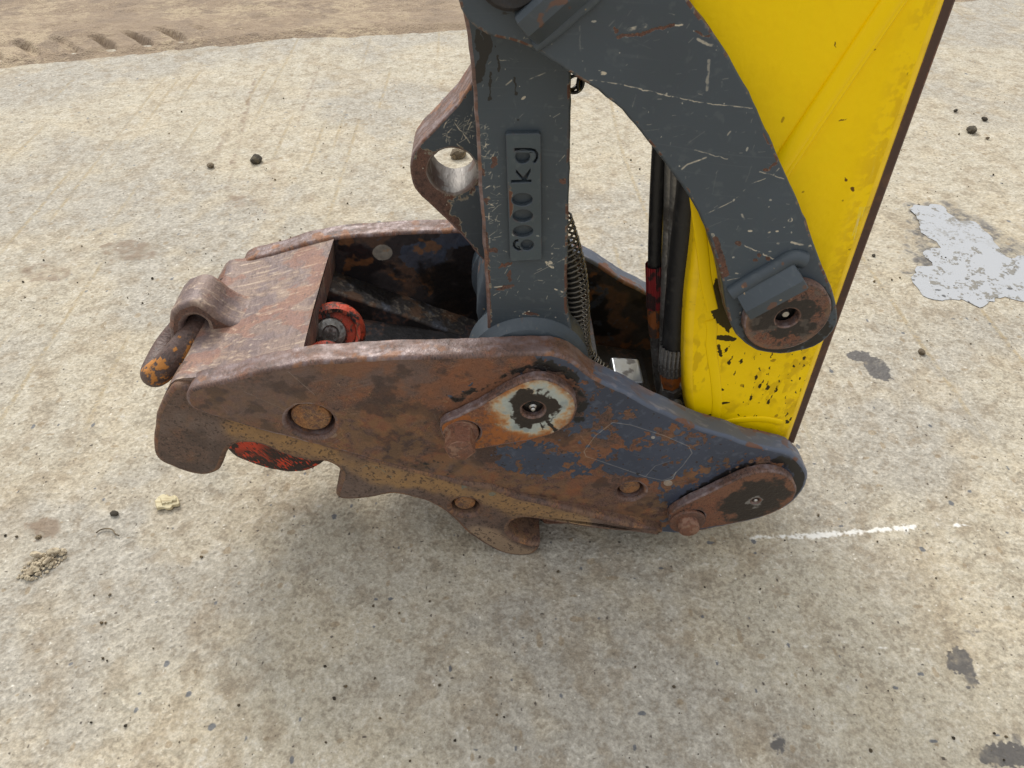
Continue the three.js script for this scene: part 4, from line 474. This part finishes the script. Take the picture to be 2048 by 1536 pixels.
// ------------------------------------------------------------------ HOSES beside the arm
const along = (pts) => pts.map(([u, v, z]) => onZ(u, v, z));
const between = (a, b, r, m, name, parent, bev = 0.002) => mesh(name, disc(a, r, a.distanceTo(b), bev, b.clone().sub(a)), m, parent);
{
  const G = 'hydraulic hoses beside the yellow arm';
  const h1 = thing('hydraulic_hose', 'thin black hose with a red sleeve beside the yellow arm', 'hose', G), z1 = -0.15;
  mesh('hose', tube(along([[1330, 120, z1], [1322, 250, z1], [1317, 330, z1], [1312, 430, z1], [1309, 540, z1], [1309, 640, z1]]), 0.0105, 60), M.rubber, h1);
  mesh('sleeve', tube(along([[1308, 528, z1], [1309, 570, z1], [1309, 612, z1]]), 0.0135, 24, 16), M.red, h1, 'red sleeve');
  mesh('ferrule', tube(along([[1309, 608, z1], [1310, 640, z1], [1312, 668, z1]]), 0.0115, 16, 12), M.copper, h1); mesh('fitting', tube(along([[1312, 660, z1], [1315, 700, z1], [1322, 770, z1], [1330, 800, z1]]), 0.011, 30, 8), M.zinc, h1);
  const p1 = thing('hydraulic_pipe', 'straight silver pipe rail behind the thick black hose', 'pipe'), zp = -0.14;
  mesh('pipe', tube(along([[1352, 120, zp], [1344, 300, zp], [1339, 450, zp], [1332, 600, zp], [1329, 700, zp]]), 0.0095, 40, 16), M.zinc, p1); mesh('pipe', tube(along([[1362, 120, zp + 0.01], [1355, 300, zp + 0.01], [1349, 450, zp + 0.01], [1342, 600, zp + 0.01], [1338, 690, zp + 0.01]]), 0.0085, 40, 16), M.zinc, p1);
  const h2 = thing('hydraulic_hose', 'thick black hose with a crimped silver end against the yellow arm', 'hose', G), z2 = -0.10;
  mesh('hose', tube(along([[1400, 200, z2], [1388, 320, z2], [1374, 430, z2], [1363, 520, z2], [1353, 620, z2], [1346, 700, z2]]), 0.0185, 60, 18), M.rubber, h2);
  const a = onZ(1346, 688, z2), b = onZ(1341, 742, z2), d = b.clone().sub(a).normalize(), fr = []; for (let i = 0; i <= 60; i++) { } const ferr = []; for (let i = 0; i < 16; i++) { const t = i / 16 * 6.2832, s = new V3(1, 0, 0).multiplyScalar(Math.cos(t) * 0.0175).add(new V3(0, 0, 1).multiplyScalar(Math.sin(t) * 0.0175)); ferr.push(tube([a.clone().add(s), b.clone().add(s)], 0.0036, 2, 6)); }
  mesh('ferrule', mergeGeometries([...ferr, tube([a, b], 0.0185, 4, 24)]), M.zinc, h2); const hexAt = (p, r, l, m, n) => { const g = new THREE.CylinderGeometry(r, r, l, 6); g.applyQuaternion(new THREE.Quaternion().setFromUnitVectors(new V3(0, 1, 0), d)); g.translate(p.x, p.y, p.z); return mesh(n, boxUV(toCreasedNormals(g, 0.3)), m, h2); };
  hexAt(onZ(1341, 752, z2), 0.018, 0.016, M.copper, 'nut'); hexAt(onZ(1341, 764, z2), 0.016, 0.012, M.copper, 'nut'); hexAt(onZ(1343, 778, z2), 0.0195, 0.016, M.zinc, 'nut');
  const el = new RoundedBoxGeometry(0.044, 0.04, 0.044, 2, 0.003), ep = onZ(1346, 805, z2); el.rotateZ(-0.06).translate(ep.x, ep.y, ep.z); const elbow = mesh('elbow_block', boxUV(el), M.dark, h2); mesh('bolt', disc(onZ(1353, 806, z2 + 0.02), 0.009, 0.008, 0.002), M.zinc, elbow);
}
// hose in a spring guard behind the bucket link
{
  const h = thing('spring_guarded_hose', 'hose in a wire spring guard behind the bucket link', 'hose');
  const zs = -0.125, c = new THREE.CatmullRomCurve3(along([[1112, 440, zs], [1128, 490, zs], [1143, 550, zs], [1149, 610, zs], [1150, 660, zs], [1158, 705, zs], [1180, 735, zs + 0.01], [1205, 752, zs + 0.02], [1222, 760, zs + 0.03]]), false, 'centripetal');
  const core = new THREE.TubeGeometry(c, 80, 0.010, 12); mesh('hose', core, M.rubber, h);
  const L = c.getLength(), turns = 36, n = turns * 18, fr = c.computeFrenetFrames(n, false), pts = []; for (let i = 0; i <= n; i++) { const p = c.getPointAt(i / n), t = i / 18 * Math.PI * 2, r = 0.0225 * (i / n > 0.86 ? 1 - (i / n - 0.86) * 1.8 : 1); pts.push(p.clone().addScaledVector(fr.normals[i], Math.cos(t) * r).addScaledVector(fr.binormals[i], Math.sin(t) * r)); }
  mesh('spring_guard', new THREE.TubeGeometry(new THREE.CatmullRomCurve3(pts, false, 'centripetal'), turns * 14, 0.0019, 5), M.spring, h);
  const a = c.getPointAt(0.93), b = c.getPointAt(1); between(a, b, 0.012, M.copper, 'fitting', h); 
  const blk = thing('valve_block', 'shiny silver block between the coupler side plates', 'valve block'); const g = new RoundedBoxGeometry(0.05, 0.05, 0.06, 3, 0.005), p = onZ(1243, 760, -0.115); g.rotateZ(-0.12).translate(p.x + 0.004, p.y, p.z); mesh('block', boxUV(g), M.block, blk); const g2 = new RoundedBoxGeometry(0.075, 0.02, 0.10, 2, 0.004), p2 = onZ(1240, 800, -0.12); g2.translate(p2.x, p2.y, p2.z); mesh('base', boxUV(g2), M.dark, blk);
  const ch = thing('wire_loops', 'black wire loops hanging under the curved link', 'wire'); for (const [u, v, r, t] of [[1150, 168, 0.010, 0.2], [1160, 163, 0.009, 1.2], [1146, 158, 0.012, 0.7]]) { const g3 = new THREE.TorusGeometry(r, 0.0022, 8, 24); const q = onZ(u, v, -0.09); g3.rotateY(t).translate(q.x, q.y, q.z); mesh('loop', g3, M.grease, ch); }
}
// ------------------------------------------------------------------ GROUND
const G0 = onY(0, 1536), GB = onY(1024, 1536).z + 0.15, GM = onY(1024, 560).z, edgePts = [[-300, 165], [0, 137], [240, 112], [500, 86], [700, 75], [920, 62], [1400, 30], [1930, 4], [2300, -12]].map(([u, v]) => onY(u, v));
const edgeZ = (x) => { for (let i = 1; i < edgePts.length; i++) if (x < edgePts[i].x || i === edgePts.length - 1) { const a = edgePts[i - 1], b = edgePts[i], t = (x - a.x) / (b.x - a.x); return a.z + (b.z - a.z) * t; } };
const relief = (x, z) => 0.006 * (fbm(x * 3.1 + 5, z * 3.1, 3) - 0.5) + 0.0035 * (fbm(x * 16, z * 16 + 4, 3) - 0.5);
function concrete(x, z, m) {
  const a = fbm(x * 2.1 + 4, z * 2.1, 4), b = fbm(x * 9, z * 9 + 8, 4), c = fbm(x * 45, z * 45, 4), f = fbm(x * 190, z * 190, 3), d = n2(x * 700, z * 700);
  set([179, 169, 148], 0.88); mix([158, 152, 141], sst(a, 0.42, 0.64) * 0.7); mix([184, 170, 144], sst(b, 0.5, 0.7) * 0.5); mix([150, 134, 110], sst(fbm(x * 14 + 60, z * 9, 4), 0.57, 0.74) * 0.3); mul(0.95 + 0.1 * fbm(x * 40 + z * 9, z * 120, 3));  mix([196, 189, 174], sst(c * 0.5 + f * 0.5, 0.5, 0.66) * 0.38); mix([136, 123, 104], sst(1 - c * 0.5 - f * 0.5, 0.54, 0.68) * 0.42); mix([138, 122, 100], sst(fbm(x * 30 + 8, z * 30, 4), 0.62, 0.74) * 0.34); mix([144, 126, 100], speck(x, z, 26, 0.24, 2) * 0.6); mix([86, 88, 92], speck(x, z, 38, 0.05, 8) * 0.8, 0.6); mix([70, 62, 54], speck(x + 3, z, 90, 0.07, 21) * 0.8); mix([226, 220, 206], speck(x, z + 2, 110, 0.05, 33) * 0.8);
  // grooves left by a blade, running away from the viewer
  const gx = x * 15 + 0.6 * n2(x * 3, z * 1.2), gi = Math.floor(gx), hh = TAB[(gi * 37 + 11) & 65535], gd = Math.abs(gx - gi - 0.5), on = sst(n2(gi * 7.3, z * 2.2 + gi) + hh * 0.3, 0.82, 1.0) * sst(gd, 0.14, 0.02) * sst(-z, 0.1, 0.5); mix([156, 138, 106], on * 0.7 * sst(c + f, 0.8, 1.15));
  mul(0.86 + 0.2 * d + 0.16 * (f - 0.5)); O.h = 0.5 + 0.5 * (c - 0.5) + 0.5 * (f - 0.5) - 0.2 * on;
  if (m) { const w = (c - 0.5) * 0.03, v = (f - 0.5) * 0.02; mix([74, 70, 67], sst(m.at(x + w, -z + v, 2) + (c - 0.5) * 0.9 + (f - 0.5) * 0.5, 0.28, 0.8) * 0.85, 0.55); mix([228, 226, 220], sst(m.at(x, -z, 1) * 1.1 + (f - 0.5) * 1.3 + (c - 0.5) * 0.8, 0.38, 0.95) * 0.85, 0.8); mix([112, 92, 74], sst(m.at(x + w, -z + v, 0) + (c - 0.5) * 0.9 + (f - 0.5) * 0.3, 0.35, 0.75) * 0.6, 0.9); }
}
const groundTo = (u, v) => { const p = onY(u, v); return [p.x, -p.z]; };
function groundMat(b, w, h, draw, bump) { const m = new Marks(b, w >> 1, h >> 1, groundTo); draw(m); m.done(); return metal(texture(b, w, h, (x, y) => concrete(x, -y, m)), bump); }
{
  reseed(99);
  const nx = 1.72, nb = [-nx, -GB, nx, -GM];
  const near = groundMat(nb, 2048, 1280, (m) => {
    m.disc(2, 1915, 1320, 26, 26, 0.8, 0.6).disc(2, 1940, 1350, 16, 26, 0.7).disc(2, 2010, 1510, 60, 26, 0.8).disc(2, 1555, 1490, 16, 12, 0.8, -0.6).disc(2, 1560, 1480, 8, 14, 0.5).disc(2, 1755, 735, 40, 18, 0.75, 0.6).disc(2, 1720, 710, 26, 10, 0.75).disc(2, 1945, 1262, 20, 8, 0.4).disc(2, 2030, 1480, 14, 18, 0.5).disc(2, 100, 1045, 30, 18, 0.2).disc(2, 215, 1000, 40, 16, 0.25);
    m.line(1, [[1512, 1073], [1560, 1071], [1600, 1071]], 0.016, 0.8); m.line(1, [[1600, 1071], [1700, 1064], [1828, 1052]], 0.018, 1); m.line(1, [[1912, 1049], [1936, 1051]], 0.013, 1); m.blur(1, 0.004); m.line(1, [[1400, 1287], [1600, 1290], [1850, 1296]], 0.006, 0.3);
    m.disc(0, 85, 1055, 40, 26, 0.9).disc(0, 60, 560, 60, 16, 0.4).disc(0, 270, 500, 50, 20, 0.5).disc(0, 700, 1060, 14, 40, 0.5).disc(0, 1550, 1175, 26, 20, 0.7, 0.4).disc(0, 1600, 1090, 12, 14, 0.6).disc(0, 1700, 1230, 24, 12, 0.5).disc(0, 430, 1390, 16, 40, 0.3).disc(0, 250, 1220, 14, 50, 0.3).disc(0, 1745, 1370, 12, 30, 0.5).disc(0, 1870, 1190, 12, 24, 0.4); m.blur(0, 0.015);
  }, 0.005);
  const fx = 3.6, fz = -3.5, fb = [-fx, -GM, fx, -fz];
  const farM = groundMat(fb, 2048, 1024, (m) => { for (const [a, b2, k] of [[[485, 139], [431, 337], 0.7], [[513, 152], [455, 380], 0.9], [[640, 130], [595, 250], 0.9], [[536, 205], [500, 340], 0.6], [[566, 255], [532, 430], 0.7], [[730, 125], [718, 230], 0.4], [[440, 120], [380, 300], 0.35], [[575, 150], [548, 240], 0.4], [[345, 200], [310, 260], 0.4], [[1842, 245], [1945, 335], 0.5], [[1830, 300], [1900, 365], 0.5], [[1790, 330], [1850, 385], 0.4], [[1900, 190], [2040, 290], 0.35], [[1220, 210], [1225, 300], 0.4], [[1255, 230], [1268, 330], 0.4]]) m.line(0, [a, b2], 0.014, k); m.line(0, [[0, 172], [60, 158], [150, 150]], 0.02, 0.5); m.line(0, [[75, 185], [180, 168], [330, 150]], 0.015, 0.4); m.line(0, [[550, 84], [640, 100], [920, 112]], 0.02, 0.25);
    m.area(2, [[1805, 406], [1905, 398], [1990, 450], [2060, 490], [2100, 620], [1950, 625], [1860, 612], [1812, 590]], 0.5);
    m.disc(0, 480, 400, 40, 14, 0.5).disc(0, 260, 500, 60, 24, 0.6).disc(0, 90, 545, 60, 20, 0.5).disc(0, 620, 396, 12, 6, 0.6).disc(0, 1190, 570, 16, 20, 0.3); m.disc(2, 250, 400, 50, 8, 0.25).disc(2, 440, 372, 30, 8, 0.25).disc(2, 2000, 700, 60, 18, 0.2); m.blur(0, 0.008).blur(2, 0.02); }, 0.006);
  const tileM = tile(2.4, 512, (x, y) => concrete(x, -y), 0.006);
  // one sheet: fine in view, coarse beyond
  const pos = [], uv = [], sets = [[], [], []];
  function patch(x0, x1, za, zb, step, k, zEnd) { const nu = Math.ceil((x1 - x0) / step), nv = Math.ceil(Math.abs(za - (zb ?? -3.2)) / step), base = pos.length / 3; for (let j = 0; j <= nv; j++) for (let i = 0; i <= nu; i++) { const x = x0 + (x1 - x0) * i / nu, ze = zEnd ? zEnd(x) : zb, z = za + (ze - za) * j / nv; pos.push(x, relief(x, z) - 0.002, z); uv.push(x, -z); } for (let j = 0; j < nv; j++) for (let i = 0; i < nu; i++) { const a = base + j * (nu + 1) + i, b = a + nu + 1; sets[k].push(a, a + 1, b, b, a + 1, b + 1); } }
  patch(-nx, nx, GB, GM, 0.009, 0); patch(-fx, fx, GM, -3.2, 0.02, 1, (x) => Math.max(fz, edgeZ(x) - 0.12)); patch(-fx, -nx, GB, GM, 0.05, 2); patch(nx, fx, GB, GM, 0.05, 2); patch(-fx, fx, 7, GB, 0.25, 2); patch(-14, -fx, 7, -3.2, 0.5, 2); patch(fx, 14, 7, -3.2, 0.5, 2);
  const g = new THREE.BufferGeometry(); g.setAttribute('position', new THREE.Float32BufferAttribute(pos, 3)); g.setAttribute('uv', new THREE.Float32BufferAttribute(uv, 2)); g.setIndex(sets.flat()); let at = 0; sets.forEach((s, i) => { g.addGroup(at, s.length, i); at += s.length; }); g.computeVertexNormals();
  const slab = mesh('concrete_ground', g, [near, farM, tileM]); slab.userData.kind = 'structure';
}
M.dirt = tile(1.6, 1024, (x, y) => { const a = fbm(x * 5, y * 5, 4), c = fbm(x * 40, y * 60, 4), f = fbm(x * 220, y * 220, 3); set([146, 127, 105], 0.95); mix([176, 158, 130], sst(a * 0.5 + c * 0.5, 0.45, 0.65) * 0.8); mix([122, 106, 90], sst(fbm(x * 12 + 30, y * 12, 4), 0.52, 0.68) * 0.5); mix([190, 172, 140], speck(x, y, 50, 0.1) * 0.7); mix([86, 72, 60], sst(f, 0.62, 0.75) * 0.6); mul(0.9 + 0.2 * f); O.h = 0.5 * c + 0.5 * f; }, 0.012);
{ // trodden dirt beyond the slab, with tyre marks near its edge
  const xa = onY(420, 88).x, xb = onY(-60, 100).x, lug = (x, z) => { const e = edgeZ(x) - z, u = (e - 0.05) / 0.26; if (u < 0 || u > 1) return 0; const p = x / 0.15 + u * 0.8 + 0.5 * u * u, q = p - Math.floor(p); return -0.026 * sst(Math.abs(q - 0.5), 0.20, 0.06) * sst(u, 0, 0.2) * sst(u, 1, 0.75) * sst(x, xa, xa - 0.25) * (0.5 + n2(x * 5, 3)); };
  const hgt = (x, z, e) => 0.022 * sst(e, 0, 0.10) + 0.03 * (fbm(x * 2.2 + 7, z * 3.2, 4) - 0.5) * sst(e, 0, 0.4) + 0.014 * (fbm(x * 16, z * 20, 3) - 0.5) * sst(e, 0, 0.1) + lug(x, z) - 0.004;
  const nu = 560, nv = 130, pos = [], uv = [], idx = []; for (let j = 0; j <= nv; j++) for (let i = 0; i <= nu; i++) { const x = -3.6 + 7.2 * i / nu, t = j / nv, e = t * t * 2.4 + t * 0.6, rag = 0.05 * (fbm(x * 5, 3, 4) - 0.5) + 0.02 * (fbm(x * 30, 9, 3) - 0.5), z = edgeZ(x) + rag - e; pos.push(x, hgt(x, z, e), z); uv.push(x, -z); }
  for (let j = 0; j < nv; j++) for (let i = 0; i < nu; i++) { const a = j * (nu + 1) + i, b = a + nu + 1; idx.push(a, a + 1, b, b, a + 1, b + 1); }
  const g = new THREE.BufferGeometry(); g.setAttribute('position', new THREE.Float32BufferAttribute(pos, 3)); g.setAttribute('uv', new THREE.Float32BufferAttribute(uv, 2)); g.setIndex(idx); g.computeVertexNormals();
  mesh('dirt_track', g, M.dirt).userData.kind = 'structure';
  const far = new THREE.PlaneGeometry(240, 240, 8, 8).rotateX(-Math.PI / 2).translate(0, -0.045, 0), fu = far.attributes.uv; for (let i = 0; i < fu.count; i++) fu.setXY(i, far.attributes.position.getX(i), far.attributes.position.getZ(i)); mesh('ground', far, M.dirt).userData.kind = 'structure';
}
{ // puddle: a thin skin of water on the slab
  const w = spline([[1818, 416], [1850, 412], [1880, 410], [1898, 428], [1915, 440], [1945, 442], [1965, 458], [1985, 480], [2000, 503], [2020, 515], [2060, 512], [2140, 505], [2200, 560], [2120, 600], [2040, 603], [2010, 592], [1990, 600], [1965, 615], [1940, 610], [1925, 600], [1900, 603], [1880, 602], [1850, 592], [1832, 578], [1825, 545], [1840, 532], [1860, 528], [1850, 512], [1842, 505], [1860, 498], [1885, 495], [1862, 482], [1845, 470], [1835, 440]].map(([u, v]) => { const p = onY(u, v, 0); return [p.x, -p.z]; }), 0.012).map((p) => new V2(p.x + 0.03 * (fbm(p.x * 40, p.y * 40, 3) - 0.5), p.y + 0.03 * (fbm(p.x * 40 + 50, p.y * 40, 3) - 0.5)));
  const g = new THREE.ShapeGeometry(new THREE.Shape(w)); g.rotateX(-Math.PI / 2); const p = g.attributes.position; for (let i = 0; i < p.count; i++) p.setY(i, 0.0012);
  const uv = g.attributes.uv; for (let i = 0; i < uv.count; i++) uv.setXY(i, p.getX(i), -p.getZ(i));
  const t = tile(1.2, 768, (x, y) => { const c = fbm(x * 40, y * 40, 4), f = fbm(x * 160, y * 160, 3); set([166, 167, 168], 0.04); mix([116, 110, 98], sst(c * 0.6 + f * 0.4, 0.57, 0.66) * 0.85, 0.5); mix([60, 58, 56], speck(x, y, 40, 0.12) * 0.8, 0.4); O.h = 0.5 + 0.3 * sst(c * 0.6 + f * 0.4, 0.56, 0.66); }, 0.004, { clearcoat: 0 });  // pale grey base has the bright sky reflection painted into it
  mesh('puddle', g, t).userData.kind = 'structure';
}
// ------------------------------------------------------------------ clods, stones and chips
const clodM = tile(0.2, 256, (x, y) => { const c = fbm(x * 60, y * 60, 4), f = fbm(x * 260, y * 260, 3); set([98, 86, 68], 0.95); mix([140, 124, 98], sst(c, 0.5, 0.7) * 0.7); mix([60, 52, 42], sst(f, 0.58, 0.72) * 0.7); O.h = f; }, 0.003);
const darkClod = tile(0.2, 256, (x, y) => { const c = fbm(x * 60, y * 60, 4); set([62, 56, 46], 0.95); mix([104, 94, 74], sst(c, 0.52, 0.7) * 0.7); O.h = c; }, 0.003);
const paleM = tile(0.2, 256, (x, y) => { const c = fbm(x * 30, y * 160, 4); set([206, 194, 158], 0.8); mix([160, 142, 106], sst(c, 0.52, 0.68) * 0.6); O.h = c; }, 0.003);
function stone(name, u, v, w, h, m, label, category, seed) { const p = onY(u, v + h * 0.5, 0), q = onY(u + w * 0.5, v + h * 0.5, 0), r = Math.abs(q.x - p.x); const o = mesh(name, lump(r, seed, [1, 0.62, 0.8], 3), m); o.position.set(p.x, r * 0.36, p.z - r * 0.6); o.rotation.y = seed; return tag(o, label, category); }
stone('mud_clod', 511, 320, 26, 14, darkClod, 'dark mud clod alone on the pale slab left of the lifting eye', 'clod', 1.3);
stone('mud_clod', 420, 331, 15, 9, clodM, 'small mud crumb left of the lone dark clod', 'clod', 2.1);
stone('mud_clod', 917, 306, 36, 24, clodM, 'brown mud clod seen through the lifting eye', 'clod', 3.7);
stone('mud_clod', 1945, 258, 22, 16, darkClod, 'largest dark clod right of the yellow arm', 'clod', 4.2);
stone('mud_clod', 1970, 236, 12, 10, darkClod, 'smaller dark clod just behind the largest one on the right', 'clod', 5.5);
stone('mud_clod', 1976, 275, 8, 6, clodM, 'tiny crumb just in front of the largest clod on the right', 'clod', 6.1);
stone('mud_clod', 1912, 221, 9, 5, darkClod, 'tiny dark crumb left of the two clods at right', 'clod', 6.6);
stone('mud_clod', 1748, 510, 9, 7, darkClod, 'small dark crumb between the yellow arm and the puddle', 'clod', 7.2);
stone('mud_clod', 1845, 705, 16, 9, clodM, 'small crumb of mud in front of the puddle', 'clod', 8.3);
stone('mud_clod', 228, 1028, 16, 9, darkClod, 'dark crumb left of the pale wood chip', 'clod', 9.1);
stone('mud_clod', 76, 1073, 11, 9, clodM, 'crumb just behind the crumbled mud heap', 'clod', 9.8);
stone('mud_clod', 219, 1189, 6, 5, clodM, 'small crumb on the slab right of the crumbled mud heap', 'clod', 10.4);
{ const P = [[309, 1003, 1], [316, 995], [327, 990], [340, 993, 1], [352, 992], [358, 999, 1], [357, 1008], [346, 1010, 1], [339, 1016], [325, 1014, 1], [313, 1019, 1]].map(([u, v, c]) => { const p = onY(u, v, 0.006); return [p.x, -p.z, c]; }), c = onY(334, 1005, 0), l = spline(P, 0.002), g1 = plate(l, [], 0.0085, 0.001, 0.002, { rough: 0.0012, seed: 3 }), l2 = l.map((p, i) => new V2(c.x + 0.004 + (p.x - c.x) * 0.66, -c.z + 0.003 + (p.y + c.z) * (0.5 + 0.2 * n2(i * 0.3, 2)))), g2 = plate(l2, [], 0.0125, 0.006, 0.002, { rough: 0.0014, seed: 9 });
  const g = mergeGeometries([g1, g2].map((q) => { q.clearGroups(); return q; })); g.rotateX(-Math.PI / 2); g.translate(-c.x, 0, -c.z); const o = mesh('wood_chip', g, paleM); o.position.set(c.x, 0, c.z); o.rotation.set(0.05, 0, -0.04); tag(o, 'cream wood chip on the slab below the front jaw', 'wood chip'); }
{ reseed(8); const gs = [], c = onY(82, 1140, 0); for (let i = 0; i < 150; i++) { const t = rnd(), a = rnd() * 6.28, q = Math.pow(rnd(), 0.7), u = 85 + Math.cos(a) * q * 50, v = 1130 - Math.cos(a) * q * 26 + Math.sin(a) * q * 22, p = onY(u, v, 0), r = (0.0018 + 0.0058 * rnd() * rnd() * rnd()) * (1.3 - q * 0.5); const g = lump(r, i * 1.7, [1.25, 0.75, 1], 1, 0.6); g.rotateY(rnd() * 6); g.translate(p.x - c.x, r * 0.5 + (1 - q) * 0.010 * rnd(), p.z - c.z); gs.push(g); } for (const [u, v, l, an] of [[112, 1109, 0.0115, 0.3], [78, 1116, 0.011, -0.2], [133, 1108, 0.007, -0.6], [100, 1128, 0.008, 1.0]]) { const p = onY(u, v, 0), g = lump(l, u, [1.1, 0.4, 0.55], 2, 0.3); g.rotateY(an); g.translate(p.x - c.x, 0.012, p.z - c.z); gs.push(g); } const o = mesh('crumbled_mud', mergeGeometries(gs), tile(0.15, 256, (x, y) => { const f = fbm(x * 200, y * 200, 4); set([178, 164, 138], 0.95); mix([126, 112, 92], sst(f, 0.5, 0.7) * 0.7); O.h = f; }, 0.002)); o.position.copy(c); tag(o, 'crumbled heap of dry tan mud at the left edge', 'mud heap'); }
{ // scattered grit
  reseed(404); const g = lump(1, 3.3, [1, 0.7, 0.85], 1, 0.5), N = 620, im = new THREE.InstancedMesh(g, clodM, N), mt = new THREE.Matrix4(), q = new THREE.Quaternion(), col = new THREE.Color(); let k = 0;
  while (k < N) { const u = -60 + rnd() * 2170, v = 90 + Math.pow(rnd(), 0.8) * 1440, p = onY(u, v, 0); if (p.z < edgeZ(p.x) + 0.05 || n2(p.x * 5, p.z * 5) < rnd() * 0.8) continue; const r = 0.0006 + 0.0024 * Math.pow(rnd(), 5) + (p.z < -0.8 ? 0.001 : 0); q.setFromEuler(new THREE.Euler(rnd(), rnd() * 6, rnd())); mt.compose(new V3(p.x, r * 0.4 + relief(p.x, p.z) - 0.001, p.z), q, new V3(r, r, r)); im.setMatrixAt(k, mt); const t = rnd(); col.setRGB(...(t < 0.25 ? [0.6, 0.6, 0.6] : t < 0.7 ? [1.5, 1.5, 1.45] : [2.4, 2.3, 2.1])); im.setColorAt(k, col); k++; }
  im.name = 'grit'; im.castShadow = im.receiveShadow = true; im.userData = { kind: 'stuff', label: 'fine grit and crumbs scattered over the concrete', category: 'grit' }; scene.add(im); }
{ const o = mesh('twig', tube([[192, 1066], [200, 1060], [212, 1057], [224, 1059], [231, 1068], [238, 1071]].map(([u, v]) => onY(u, v, 0.003)), 0.0013, 30, 6), clodM); tag(o, 'thin curved twig below the dark crumb left of the chip', 'twig'); }

const renderer = new THREE.WebGLRenderer({ antialias: true });
renderer.toneMapping = THREE.LinearToneMapping; renderer.toneMappingExposure = EXPOSURE; renderer.shadowMap.enabled = true; renderer.shadowMap.type = THREE.PCFSoftShadowMap;
renderer.render(scene, camera);
